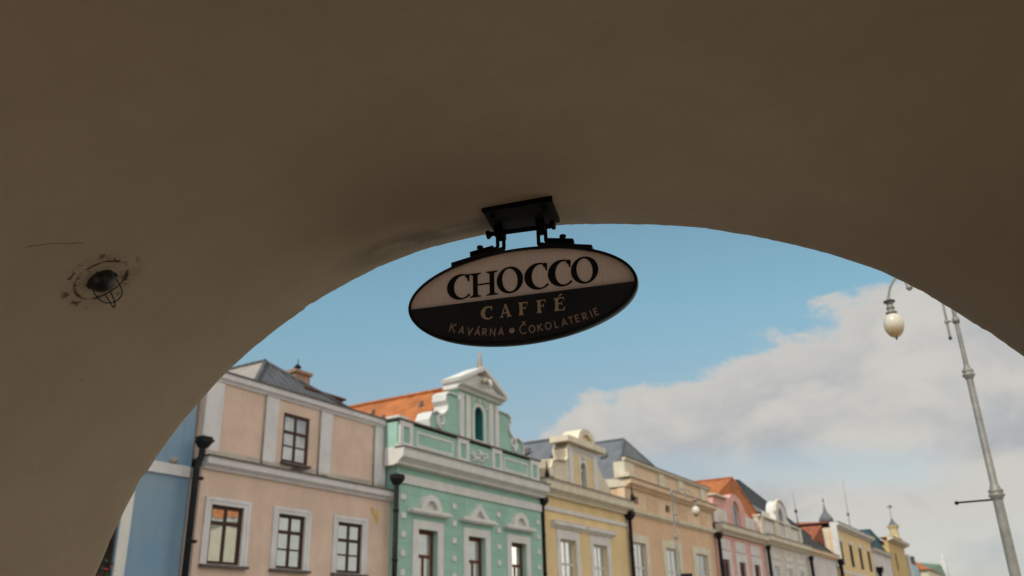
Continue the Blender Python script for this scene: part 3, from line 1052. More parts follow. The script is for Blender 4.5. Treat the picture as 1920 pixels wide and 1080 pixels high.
def window(root, x0, x1, z0, z1, yf=YF, depth=0.14, fm='brownwood', gm='glass', cols=2, rows=(0.34,), fw=0.075, surround=None, sill=None, arch=False, bar=0.05, top_single=False):
    y = yf + depth
    mb = MB()
    o = arched(x0, x1, z0, z1) if arch else rect(x0, x1, z0, z1)
    i = arched(x0 + fw, x1 - fw, z0 + fw, z1 - fw) if arch else rect(x0 + fw, x1 - fw, z0 + fw, z1 - fw)
    mb.prism_y(o, y, y + 0.07, [i])
    W, H = x1 - x0 - 2 * fw, z1 - z0 - 2 * fw
    zt = z1 - fw
    zrow = [zt - H * r for r in rows]
    for k in range(1, cols):
        xc = x0 + fw + W * k / cols
        ztop = zrow[0] - 0.001 if (top_single and zrow) else z1 - fw - 0.0005
        mb.box(xc - bar * 0.75, xc + bar * 0.75, y + 0.004, y + 0.066, z0 + fw + .0005, ztop)
    for n, zr in enumerate(zrow):
        hb = bar * (0.8 if n == 0 else 0.38)
        if cols > 1 and not (top_single and n == 0):
            for k in range(cols):
                xa = x0 + fw + W * k / cols + (bar * 0.75 + .0005 if k else .0005)
                xb = x0 + fw + W * (k + 1) / cols - (bar * 0.75 + .0005 if k < cols - 1 else .0005)
                mb.box(xa, xb, y + 0.008, y + 0.06, zr - hb, zr + hb)
        else:
            mb.box(x0 + fw + .0005, x1 - fw - .0005, y + 0.002, y + 0.064, zr - hb, zr + hb)
    fr = mb.build('window', M[fm], root)
    gp = arched(x0 + fw * .6, x1 - fw * .6, z0 + fw * .6, z1 - fw * .6) if arch else rect(x0 + fw * .6, x1 - fw * .6, z0 + fw * .6, z1 - fw * .6)
    MB().prism_y(gp, y + 0.03, y + 0.045).build('pane', M[gm], fr)
    if surround:
        w, proud, sm = surround[:3]
        wt = surround[3] if len(surround) > 3 else w
        g_ = 0.006
        so = arched(x0 - w, x1 + w, z0 - 0.0, z1 + wt) if arch else rect(x0 - w, x1 + w, z0 - 0.003, z1 + wt)
        si = arched(x0 + g_, x1 - g_, z0 + g_, z1 - g_) if arch else rect(x0 + g_, x1 - g_, z0 + g_, z1 - g_)
        MB().prism_y(so, yf - proud, yf + 0.012, [si]).build('surround', M[sm], fr)
        if len(surround) > 4:
            w2 = w * .5
            MB().prism_y(rect(x0 - w, x1 + w, z0 + .01, z1 + wt + .002), yf - proud - surround[4], yf - proud + 0.004, [rect(x0 - w2, x1 + w2, z0 + 0.02, z1 + wt * .5)]).build('surround', M[sm], fr)
    if sill:
        MB().box(x0 - sill, x1 + sill, yf - 0.16, yf + depth + .03, z0 - 0.075, z0 - 0.0045).build('sill', M['tin'], fr)
    return fr


def cornice(root, m, x0, x1, zb, zt, out, yf=YF, name='cornice', cap=True, steps=3):
    """moulded cornice: stepped and curved profile run along the facade, lead-covered on top"""
    h = zt - zb
    p = [(yf + 0.02, zb), (yf - out * .30, zb), (yf - out * .36, zb + h * .14), (yf - out * .62, zb + h * .30), (yf - out * .86, zb + h * .40), (yf - out * .90, zb + h * .46), (yf - out * .93, zb + h * .90), (yf - out, zb + h * .93), (yf - out, zt), (yf + 0.02, zt)]
    o = MB().prism_x(p, x0, x1).build(name, m, root)
    if cap:
        MB().box(x0 - .02, x1 + .02, yf - out - 0.03, yf + .02, zt + .003, zt + 0.05).build('flashing', M['tin'], o)
    return o


def hip_roof(root, m, x0, x1, ze, xm, ya, zr, yf=20.5, yb=36.0, name='roof'):
    v = [(x0, yf, ze), (x1, yf, ze), (x1, yb, ze), (x0, yb, ze), (xm, ya, zr), (xm, yb, zr)]
    o = MB().add(v, [(3, 2, 1, 0), (0, 1, 4), (1, 2, 5, 4), (2, 3, 5), (3, 0, 4, 5)]).build(name, m, root)
    cap = MB().tube([(xm, ya, zr + .02), (xm, yb, zr + .02)], 0.11, 8).tube([(xm, ya, zr), (x0, yf, ze)], 0.09, 8).tube([(xm, ya, zr), (x1, yf, ze)], 0.09, 8)
    cap.build('ridge_tiles', m, o)
    return o


def skylight(roof, x, y, z, s=0.45, dirx=-1):
    """small snow hook or roof hatch standing off a left-hand slope"""
    MB().add([(x - s * .5, y - s * .4, z - .05), (x + s * .1, y - s * .4, z + .30), (x + s * .1, y + s * .4, z + .30), (x - s * .5, y + s * .4, z - .05), (x + s * .5, y - s * .4, z + .28), (x + s * .5, y + s * .4, z + .28)],
             [(0, 1, 2, 3), (1, 4, 5, 2), (0, 4, 1), (3, 2, 5), (0, 3, 5, 4)]).build('roof_hatch', M['tin'], roof)


def downpipe(root, x, ztop, yf, r=0.085, hop=0.34, zig=None):
    """black rain pipe with its hopper head"""
    y = yf - 0.16
    path = [(x, y, 0.2), (x, y, ztop)] if not zig else zig
    o = MB().tube(path, r, 12).build('downpipe', M['pipe'], root)
    h = MB()
    h.add([(x - r, y - r, ztop - hop * .9), (x + r, y - r, ztop - hop * .9), (x + r, y + r, ztop - hop * .9), (x - r, y + r, ztop - hop * .9),
           (x - hop, y - hop * .9, ztop), (x + hop, y - hop * .9, ztop), (x + hop, y + hop * .7, ztop), (x - hop, y + hop * .7, ztop),
           (x - hop * .9, y - hop * .9, ztop + hop * .8), (x + hop * .9, y - hop * .9, ztop + hop * .8), (x + hop * .9, y + hop * .7, ztop + hop * .8), (x - hop * .9, y + hop * .7, ztop + hop * .8)],
          [(3, 2, 1, 0), (0, 1, 5, 4), (1, 2, 6, 5), (2, 3, 7, 6), (3, 0, 4, 7), (4, 5, 9, 8), (5, 6, 10, 9), (6, 7, 11, 10), (7, 4, 8, 11), (8, 9, 10, 11)])
    h.tube([(x + hop * .5, y, ztop + hop * .25), (x + hop * 1.7, y - hop * .3, ztop + hop * .45)], [hop * .42, hop * .18], 8)
    h.build('hopper', M['pipe'], o)
    rings = MB()
    for z in (2.6, 4.3, 6.0):
        if z < ztop - .5:
            rings.tube([(x, y, z), (x, y, z + .07)], r * 1.25, 12)
    if rings.v:
        rings.build('pipe_ring', M['pipe'], o)
    return o


GRP = 'townhouses in the row across the square'


def house(name, label, x0):
    return thing(name, label, 'house', (x0, YF, 0), 0, GRP)


# --- blue house, mostly behind the arch pier
def blue_house():
    r = house('blue_house', 'mottled blue house half hidden behind the left of the arch', 6.0)
    yf = 20.42
    w = [rect(13.05, 14.53, 2.9, 5.25), rect(8.6, 10.0, 2.9, 5.25)]
    wall_block(r, M['blue'], 6.0, 16.56, 11.6, w, yf)
    body_block(r, M['blue'], 6.0, 16.25, 11.6, yf)
    for q in w:
        window(r, q[0][0], q[1][0], q[0][1], q[2][1], yf, 0.10, 'brownwood', 'dark', 2, (0.36,), surround=(0.30, 0.04, 'white'), sill=0.35)
    MB().box(6.0, 16.5, yf - 0.07, yf + .01, 6.12, 6.42).build('string_course', M['pinkwhite'], r)
    MB().lathe((15.92, yf - .02, 6.52), [(0.03, -0.09), (0.12, -0.05), (0.13, 0.03), (0.07, 0.08)], 12).build('rosette', M['stone'], r)
    cornice(r, M['white'], 6.0, 16.25, 11.1, 11.6, 0.4, yf)
    hip_roof(r, M['slate'], 6.0, 16.2, 11.65, 11, 25, 14.5, yf - .2)
    # flower box on the sill
    f = thing('flower_box', 'dark flower box with red blooms on the sill of the blue house', 'flower box', (13.4, yf - .25, 2.95))
    MB().box(12.75, 14.25, yf - 0.46, yf - 0.17, 2.93, 3.16).build('box', M['brownwood'], f)
    random.seed(5)
    lf, fl = MB(), MB()
    for k in range(260):
        c = Vector((random.uniform(12.75, 14.25), yf - .32 + random.uniform(-.2, .12), 3.18 + abs(random.gauss(0, .22))))
        s = random.uniform(.04, .08)
        a = Vector((random.uniform(-1, 1), random.uniform(-1, 1), random.uniform(-1, 1))).normalized()
        b = a.orthogonal().normalized()
        m = lf if random.random() < .68 else fl
        m.add([c - a * s, c + b * s * .6, c + a * s, c - b * s * .6], [(0, 1, 2, 3)])
    lf.build('leaves', mat('flower_leaf', (0.05, 0.09, 0.03), 0.7, 0.3, 9), f)
    fl.build('flowers', mat('red_petal', (0.45, 0.06, 0.05), 0.6, 0.3, 9), f)


blue_house()


# --- peach-pink house with set back upper floor
def pink_house():
    r = house('pink_house', 'peach pink house with a set back attic floor and one upper window', 16.6)
    X0, X1 = 16.6, 25.12
    w = [rect(17.06, 18.28, 3.78, 5.42), rect(19.66, 20.84, 3.78, 5.42), rect(22.36, 23.62, 3.78, 5.42)]
    wall_block(r, M['pink'], X0, X1, 6.42, w, 20.0)
    body_block(r, M['dirty'], X0, X1, 6.42, 20.0)
    for k, q in enumerate(w):
        window(r, q[0][0], q[1][0], q[0][1], q[2][1], 20.0, 0.05, 'brownwood', 'glass', 2, (0.27,) if k == 0 else ((0.30, 0.66) if k == 1 else (0.33, 0.66)), fw=0.11,
               surround=(0.235, 0.035, 'pinkwhite', 0.19, 0.02), sill=0.24, bar=0.066)
    cornice(r, M['pinkwhite'], X0, X1 + .02, 6.36, 6.68, 0.26, 20.0, cap=True)
    # upper floor, set back
    yu = 20.22
    up = rect(19.80, 21.00, 7.05, 8.64)
    wall_block(r, M['pink'], X0 + .05, X1 - .12, 9.06, [up], yu, z0=6.69, name='upper_wall')
    MB().box(X0 + .06, X1 - .14, yu + .452, 33, 6.69, 9.04).build('side_wall', M['dirty'], r)
    window(r, 19.80, 21.00, 7.05, 8.64, yu, 0.03, 'brownwood', 'curtain', 2, (0.36, 0.68), fw=0.10, sill=0.03, bar=0.06)
    for a, b in ((X0 + .05, 17.28), (19.0, 19.54), (21.5, 22.06), (24.36, X1 - .12)):
        MB().box(a, b, yu - 0.045, yu + .01, 6.95, 9.0).build('pilaster', M['pinkwhite'], r)
    # sooty lower strip of the attic wall, just proud of the plaster
    for a, b in ((17.285, 18.995), (19.545, 21.495), (22.065, 24.355)):
        MB().box(a, b, yu - 0.012, yu + .01, 6.70, 7.0).build('plinth', M['dirty'], r)
    for a, b in ((X0 + .05, 17.28), (19.0, 19.54), (21.5, 22.06), (24.36, X1 - .12)):
        MB().box(a, b, yu - 0.055, yu + .01, 6.70, 6.945).build('plinth', M['dirty'], r)
    for x in (18.96, 21.46, 24.32):
        MB().tube([(x, yu - .03, 6.72), (x, yu - .05, 9.3)], 0.022, 8).build('conductor', M['stone'], r)
    cornice(r, M['pinkwhite'], X0, X1 - .05, 9.02, 9.30, 0.16, yu, cap=True)
    # damp marks under the attic window, ochre repair patch under the main cornice
    for x, z, s in ((20.55, 6.88, .26), (21.75, 6.83, .22)):
        MB().prism_y([(x + s * math.cos(t) * (1 + .2 * math.sin(3 * t)), z + .05 * math.sin(t)) for t in [i * .4488 for i in range(14)]], yu - .062, yu - .05).build('stain', mat('damp_stain', (0.13, 0.10, 0.08), 0.95, 0.3, 9), r)
    random.seed(3)
    patch = [(24.02, 6.02), (24.14, 6.06), (24.24, 5.93), (24.42, 5.98), (24.46, 5.66), (24.40, 5.52), (24.26, 5.60), (24.18, 5.78), (24.08, 5.86)]
    MB().prism_y(patch, 19.994, 20.004).build('patch', mat('ochre_patch', (0.60, 0.38, 0.14), 0.95, 0.2, 5), r)
    rf = hip_roof(r, M['slate'], 18.75, 25.0, 9.25, 20.9, 22.45, 11.0, 20.65)
    MB().box(X0 + .05, 25.0, 20.7, 33, 9.2, 9.32).build('flat_roof', M['tin'], r)
    MB().add([(18.72, 20.66, 9.30), (20.88, 22.46, 11.04), (20.88, 36, 11.04), (18.72, 36, 9.30)], [(0, 1, 2, 3)]).build('pale_slope', mat('pale_roof_slope', (0.36, 0.31, 0.26), 0.6, 0.12, 1.2, 0.1, 9), rf)  # left slope overlaid in a paler colour than the front hip
    ch = MB().box(23.25, 24.05, 23.3, 24.3, 9.4, 11.36).box(23.17, 24.13, 23.22, 24.38, 11.361, 11.48).build('chimney', M['brick'], rf)
    MB().lathe((23.75, 23.7, 11.48), [(0.10, 0), (0.09, .22), (0.16, .24), (0.02, .40), (0.012, .62)], 10).build('chimney_cowl', M['pipe'], ch)
    MB().box(22.1, 24.1, 21.6, 22.2, 9.3, 10.14).box(22.0, 24.2, 21.52, 22.28, 10.141, 10.22).build('roof_hatch', M['redwood'], rf)
    z = [(16.30, 19.86, 0.2), (16.30, 19.86, 6.35), (16.42, 19.86, 6.65), (16.44, 19.86, 7.15)]
    downpipe(r, 16.44, 7.05, 20.02, 0.092, 0.19, z)
    return r


pink_house()


def volute(mb, cx, cz, r0, sgn, y, turns=1.6, tube_r=0.07):
    pts = []
    n = 34
    for i in range(n):
        k = i / (n - 1)
        a = -math.pi / 2 + sgn * turns * 2 * math.pi * k
        rr = r0 * (1 - .78 * k)
        pts.append((cx + rr * math.cos(a), y, cz + rr * math.sin(a)))
    mb.tube(pts, [tube_r * (1 - .4 * i / n) for i in range(n)], 8)


# --- mint house with the stepped baroque gable
def mint_house():
    r = house('mint_house', 'mint green house with white trim and a tall scrolled baroque gable', 25.3)
    X0, X1 = 25.3, 36.05
    yf = 19.88
    ws = [(26.60, 27.86), (29.93, 31.24), (33.27, 34.58)]
    w = [rect(a, b, 2.6, 5.55) for a, b in ws]
    wall_block(r, M['mint'], X0, X1, 7.7, w, yf)
    body_block(r, M['mint'], X0, X1, 7.7, yf)
    # shallow horizontal grooves of the rusticated wall: slim battens between courses
    gv = MB()
    for k in range(9):
        z = 3.2 + .44 * k
        for a, b in ((X0 + .01, 26.26), (28.20, 29.58), (31.58, 32.92), (34.92, X1 - .01)) if z < 5.86 else ((X0 + .01, X1 - .01),):
            gv.box(a, b, yf - 0.004, yf + .01, z, z + .02)
    gv.build('groove', M['mintdeep'], r)
    for i, (a, b) in enumerate(ws):
        window(r, a, b, 2.6, 5.55, yf, 0.20, 'redwood', 'glass', 2, (0.30, 0.62), fw=0.155, surround=(0.33, 0.05, 'white', 0.30), sill=0.3, top_single=True, bar=0.075)
        # pediment over each window
        c = (a + b) / 2
        p = MB()
        hw = 1.22
        zb = 6.06
        yo = yf - 0.21
        if i == 1:
            out = [(c - hw, zb), (c + hw, zb), (c + hw, zb + .19), (c + .72, zb + .19), (c, zb + .80), (c - .72, zb + .19), (c - hw, zb + .19)]
            hole = [(c - .36, zb + .19), (c + .36, zb + .19), (c, zb + .52)]
        else:
            arc_ = [(c + .66 * math.cos(t), zb + .17 + .58 * math.sin(t)) for t in [math.pi * k / 18 for k in range(19)]]
            out = [(c - hw, zb), (c + hw, zb), (c + hw, zb + .19)] + arc_ + [(c - hw, zb + .19)]
            hole = [(c - .36, zb + .19)] + [(c - .36 * math.cos(t), zb + .19 + .34 * math.sin(t)) for t in [math.pi * k / 12 for k in range(1, 12)]] + [(c + .36, zb + .19)]
            hole = hole[::-1]
        p.prism_y(out, yo, yf + .012, [hole])
        pd = p.build('pediment', M['white'], r)
        MB().prism_y([(x * 1.0, z) for x, z in [(c - .45, zb + .1), (c + .45, zb + .1), (c + .45, zb + .58), (c - .45, zb + .58)]], yf - .10, yf + .004).build('tympanum', M['white'], pd) if False else None
        MB().prism_y([(c + (x - c) * 1.02, zb + .17 + (z - zb - .17) * 1.02) for x, z in hole], yf - .05, yf - .002).build('tympanum', M['white'], pd)
        MB().box(c - hw - .06, c + hw + .06, yo - .05, yf + .01, zb + .05, zb + .12).build('moulding', M['white'], pd)
    # white studs in four columns
    for x in (25.70, 28.95, 32.27, 35.70):
        for k in range(7):
            z = 2.65 + .657 * k
            MB().box(x - .13, x + .13, yf - 0.045, yf + .01, z - .105, z + .105).build('stud', M['white'], r)
    MB().box(X0, X1 + .0, yf - .07, yf + .01, 7.08, 7.40).build('string_course', M['white'], r)
    BUILD_SHIFT[0] = Vector((-.30, -.14, -.05))      # cornice and attic oversail the wall below
    cornice(r, M['white'], X0 - .02, X1 + .3, 7.74, 8.30, 0.42, yf)
    MB().box(X0, X1, yf + .021, yf + .5, 7.71, 8.358).build('cornice_back', M['white'], r)
    # attic parapet
    ya = yf - .03
    MB().box(X0 + .02, X1 - .05, ya, ya + .5, 8.36, 9.30).build('parapet', M['mint'], r)
    for a, b in ((25.42, 26.2), (29.2, 30.02), (31.82, 32.64), (35.12, 35.92)):
        pp = MB().prism_y(rect(a, b, 8.36, 9.36), ya - .08, ya + .04, [rect(a + .2, b - .2, 8.56, 9.16)]).build('parapet_post', M['white'], r)
        MB().box(a + .19, b - .19, ya - .03, ya + .02, 8.55, 9.17).build('panel', M['mintdeep'], pp)
    for a, b in ((26.5, 28.95), (32.85, 34.95)):
        MB().prism_y(rect(a, b, 8.54, 9.14), ya - .022, ya + .01, [rect(a + .09, b - .09, 8.63, 9.05)]).build('parapet_panel', M['white'], r)
    MB().box(X0 + .0, X1 - .0, ya - .05, ya + .01, 8.37, 8.50).build('parapet_base', M['white'], r)
    rel = MB()
    random.seed(11)
    for k in range(24):
        x = random.uniform(30.25, 31.55); z = random.uniform(8.62, 9.12)
        if abs(x - 30.9) > .5 and z > 9.0: continue
        rel.lathe((x, ya - .01, z), [(.02, -.05), (.08, -.03), (.09, .02), (.03, .07)], 8)
    rel.tube([(30.4, ya, 9.05), (30.5, ya - .02, 8.8), (30.85, ya - .02, 8.7), (30.95, ya - .02, 9.1), (31.1, ya - .02, 8.72), (31.4, ya - .02, 8.8), (31.5, ya, 9.05)], .045, 8)
    rel.build('relief', M['white'], r)
    MB().box(X0 - .05, X1 + .02, ya - .12, ya + .55, 9.365, 9.43).build('flashing', M['tin'], r)
    MB().box(X0 - .02, X0 + .62, ya - .10, ya + .5, 9.435, 9.52).build('parapet_cap', M['white'], r)
    # gable
    gx = 30.92
    half = [(3.62, 9.44), (3.66, 9.72), (3.50, 10.02), (3.20, 10.14), (2.88, 10.06), (2.62, 10.16), (2.44, 10.36), (2.40, 10.55), (2.55, 10.72), (2.52, 10.98), (2.30, 11.10), (1.95, 11.10), (1.58, 11.12), (1.58, 11.42)]
    poly = [(gx + x, z) for x, z in half] + [(gx - x, z) for x, z in half[::-1]]
    niche = arched(gx - .36, gx + .36, 9.52, 10.98, 12)
    gy = yf + .0
    gb = MB().prism_y(poly, gy, gy + .55, [niche]).build('gable', M['mint'], r)
    MB().prism_y(arched(gx - .358, gx + .358, 9.522, 10.978, 12), gy + .03, gy + .55, [arched(gx - .325, gx + .325, 9.545, 10.945, 12)]).build('niche', M['teal'], gb)
    MB().prism_y(arched(gx - .40, gx + .40, 9.48, 11.02, 12), gy + .50, gy + .60).build('niche', M['teal'], gb)
    MB().prism_y(arched(gx - .50, gx + .50, 9.46, 11.13, 12), gy - .04, gy + .01, [arched(gx - .355, gx + .355, 9.525, 10.975, 12)]).build('niche_surround', M['white'], gb)
    MB().lathe((gx, gy - .03, 11.2), [(.03, -.1), (.10, -.05), (.10, .05), (.03, .14)], 10).build('keystone', M['white'], gb)
    for x in (-1.38, -.90, .90, 1.38):
        MB().box(gx + x - .15, gx + x + .15, gy - .085, gy + .01, 9.45, 11.28).build('pilaster', M['white'], gb)
    for s in (-1, 1):
        for x, z in ((.52, 11.14), (.64, 11.0), (.42, 11.26)):
            MB().lathe((gx + s * x, gy - .01, z), [(.02, -.07), (.08, -.03), (.08, .03), (.02, .07)], 8).build('stucco_flower', M['white'], gb)
    # curled white edging of the scrolls
    for s in (-1, 1):
        v = MB()
        volute(v, gx + s * 2.82, 9.84, .30, s, gy - .02, 1.5, .085)
        v.build('volute', M['white'], gb)
        edge = [(3.66, 9.46), (3.70, 9.74), (3.52, 10.06), (3.20, 10.18), (2.88, 10.10), (2.64, 10.20), (2.46, 10.38), (2.43, 10.55), (2.58, 10.72), (2.56, 11.00), (2.34, 11.14), (1.66, 11.14)]
        q = [Vector((gx + s * x, gy + .26, z)) for x, z in edge]
        eb = MB()
        for a, b in zip(q[:-1], q[1:]):
            t = (b - a).normalized(); nn = Vector((-t.z, 0, t.x)) * (.06 * s)
            eb.add([a + Vector((0, -.36, 0)), b + Vector((0, -.36, 0)), b + Vector((0, .33, 0)), a + Vector((0, .33, 0)), a + nn + Vector((0, -.36, 0)), b + nn + Vector((0, -.36, 0)), b + nn + Vector((0, .33, 0)), a + nn + Vector((0, .33, 0))],
                   [(0, 1, 2, 3), (4, 5, 6, 7), (0, 1, 5, 4), (2, 3, 7, 6), (0, 3, 7, 4), (1, 2, 6, 5)])
        eb.build('scroll_edge', M['white'], gb)
    # triangular pediment on top
    ped = MB()
    zb = 11.42
    ped.prism_x([(gy + .6, zb), (gy - .10, zb), (gy - .16, zb + .10), (gy - .34, zb + .16), (gy - .38, zb + .26), (gy + .6, zb + .26)], gx - 1.80, gx + 1.80)
    pdo = ped.build('gable_pediment', M['white'], gb)
    zz = zb + .262
    MB().prism_y([(gx - 1.73, zz), (gx + 1.73, zz), (gx, zz + .84)], gy - .12, gy + .6).build('tympanum', M['white'], pdo)
    for s in (-1, 1):
        a = Vector((gx + s * 1.88, 0, zz - .02)); b = Vector((gx, 0, zz + .86))
        t = (b - a).normalized(); n = Vector((-t.z, 0, t.x)) * s
        if n.z < 0: n = -n
        y0, y1 = gy - .36, gy + .60
        MB().add([(a.x, y0, a.z), (b.x, y0, b.z), (b.x, y1, b.z), (a.x, y1, a.z), (a.x + n.x * .16, y0, a.z + n.z * .16), (b.x, y0, b.z + .19), (b.x, y1, b.z + .19), (a.x + n.x * .16, y1, a.z + n.z * .16)],
                 [(0, 1, 2, 3), (4, 5, 6, 7), (0, 1, 5, 4), (2, 3, 7, 6), (0, 3, 7, 4), (1, 2, 6, 5)]).build('raking_cornice', M['white'], pdo)
    # stone finial and pale globe on the pediment
    MB().lathe((gx - .05, gy - .12, zz + .66), [(.20, 0), (.22, .10), (.12, .2), (.15, .34), (.10, .6), (.06, 1.0), (.02, 1.06)], 10).build('finial', M['stone'], gb)
    MB().lathe((gx + .26, gy - .40, zz + .26), [(.04, -.18), (.12, -.10), (.15, .04), (.10, .18), (.04, .24)], 14).build('globe', M['white'], gb)
    MB().lathe((gx - .06, gy - .40, zz + .32), [(.02, -.12), (.2, -.02), (.14, .12), (.03, .2)], 9).build('ornament', M['stone'], gb)
    BUILD_SHIFT[0] = Vector((0, 0, 0))
    rf = hip_roof(r, M['orange'], X0 + .1, 35.9, 8.45, 30.55, 20.6, 11.95, 20.4)
    for x, y in ((29.0, 21.6), (28.2, 23.0), (29.1, 24.3), (27.6, 25.2)):
        skylight(rf, x, y, 8.45 + (x - 25.4) / 5.15 * 3.5 - .06, .2)
    downpipe(r, 25.06, 7.12, yf - .02, 0.092, 0.22)
    r.location = Vector(r.location) + Vector((-0.17, -0.14, -0.04))      # the front stands a step ahead of its neighbours


mint_house()


# --- yellow house
def yellow_house():
    r = house('yellow_house', 'yellow house with a scrolled gable, arched gable slot and two tall windows', 36.1)
    X0, X1 = 36.15, 46.3
    ws = [(38.15, 39.85), (41.80, 43.50)]
    w = [rect(a, b, 2.4, 6.05) for a, b in ws]
    wall_block(r, M['yellow'], X0, X1, 8.0, w)
    body_block(r, M['yellow'], X0, X1, 8.0, YF)
    for a, b in ws:
        window(r, a, b, 2.4, 6.05, YF, 0.16, 'whitewood', 'glasslace', 2, (0.3, .62), fw=0.12, surround=(0.36, 0.05, 'yelwhite', 0.42), bar=0.07)
        c = (a + b) / 2
        cornice(r, M['yelwhite'], c - 1.68, c + 1.68, 6.52, 6.84, 0.26, YF, name='window_hood', cap=False)
    MB().box(X0, X1, YF - .06, YF + .01, 7.27, 7.47).build('string_course', M['yelwhite'], r)
    cornice(r, M['cream'], X0 - .0, X1 + .2, 7.95, 8.62, 0.55, YF)
    # gable with scrolls
    gx = 41.15
    gy = YF + .02
    half_r = [(3.55, 8.66), (3.45, 9.05), (3.1, 9.35), (2.4, 9.75), (1.95, 10.2), (1.72, 10.6), (1.70, 10.9)]
    half_l = [(-1.70, 10.9), (-1.95, 10.55), (-1.92, 10.15), (-2.15, 9.95), (-2.5, 9.95), (-3.0, 9.93), (-3.55, 9.75), (-3.75, 9.35), (-3.6, 8.95), (-3.2, 8.66)]
    poly = [(gx + x, z) for x, z in half_r + half_l]
    slot = arched(gx - .33, gx + .33, 8.8, 10.12, 12)
    gb = MB().prism_y(poly, gy, gy + .6, [slot]).build('gable', M['cream'], r)
    MB().prism_y(arched(gx - .37, gx + .37, 8.76, 10.16, 12), gy + .35, gy + .5).build('slot', M['dark'], gb)
    MB().box(gx - .30, gx + .30, gy + .15, gy + .3, 9.72, 9.82).build('slot_bar', M['yelwhite'], gb)
    MB().prism_y(arched(gx - .52, gx + .52, 8.74, 10.32, 12), gy - .05, gy + .01, [arched(gx - .325, gx + .325, 8.805, 10.115, 12)]).build('slot_surround', M['yelwhite'], gb)
    MB().lathe((gx, gy - .02, 10.42), [(.14, -.14), (.10, .0), (.04, .14), (.02, .3)], 8).build('keystone', M['yelwhite'], gb)
    for s in (-1, 1):
        MB().box(gx + s * 1.42 - .22, gx + s * 1.42 + .22, gy - .08, gy + .01, 8.66, 10.62).build('pilaster', M['yelwhite'], gb)
        MB().box(gx + s * .86 - .33, gx + s * .86 + .33, gy - .012, gy + .01, 8.7, 10.35).build('panel', M['yellow'], gb)
    MB().box(gx - 1.72, gx + 1.72, gy - .03, gy + .02, 10.63, 10.86).build('frieze', M['yelwhite'], gb)
    # crowning cornice that arches up in the middle
    top = [(gx - 2.25, 10.9), (gx + 2.25, 10.9), (gx + 2.25, 11.2), (gx + 1.05, 11.2)] + [(gx + .98 * math.cos(t), 11.2 + .66 * math.sin(t)) for t in [math.pi * k / 16 for k in range(1, 16)]] + [(gx - 1.05, 11.2), (gx - 2.25, 11.2)]
    MB().prism_y(top, gy - .35, gy + .7, [[(gx + .55 * math.cos(t), 11.22 + .34 * math.sin(t)) for t in [math.pi * k / 10 for k in range(11)]]]).build('gable_cornice', M['cream'], gb)
    MB().prism_y([(gx + .6 * math.cos(t), 11.2 + .4 * math.sin(t)) for t in [math.pi * k / 10 for k in range(11)]], gy - .2, gy + .6).build('tympanum', M['yellow'], gb)
    sc = MB()
    for a, b in zip(half_l[:-1], half_l[1:]):
        A = Vector((gx + a[0], 0, a[1])); B = Vector((gx + b[0], 0, b[1]))
        t = (B - A).normalized(); n = Vector((t.z, 0, -t.x)) * -.09
        sc.add([(A.x, gy - .14, A.z), (B.x, gy - .14, B.z), (B.x, gy + .74, B.z), (A.x, gy + .74, A.z), (A.x + n.x, gy - .14, A.z + n.z), (B.x + n.x, gy - .14, B.z + n.z), (B.x + n.x, gy + .74, B.z + n.z), (A.x + n.x, gy + .74, A.z + n.z)],
               [(0, 1, 2, 3), (4, 5, 6, 7), (0, 1, 5, 4), (2, 3, 7, 6), (0, 3, 7, 4), (1, 2, 6, 5)])
    sc.build('scroll_edge', M['cream'], gb)
    rf = hip_roof(r, M['slateblue'], X0 + .1, 46.2, 8.55, 41.4, 20.9, 11.62, 20.7)
    for x, y in ((39.8, 22.6), (38.6, 24.0)):
        skylight(rf, x, y, 8.55 + (x - 36.2) / 5.1 * 3.07, .42)
    downpipe(r, 36.08, 7.55, YF - .1, 0.09, 0.24)
    MB().lathe((36.3, YF - .45, 8.7), [(.10, 0), (.12, .12), (.05, .35), (.02, .75)], 8).build('spike', M['pipe'], r)


yellow_house()


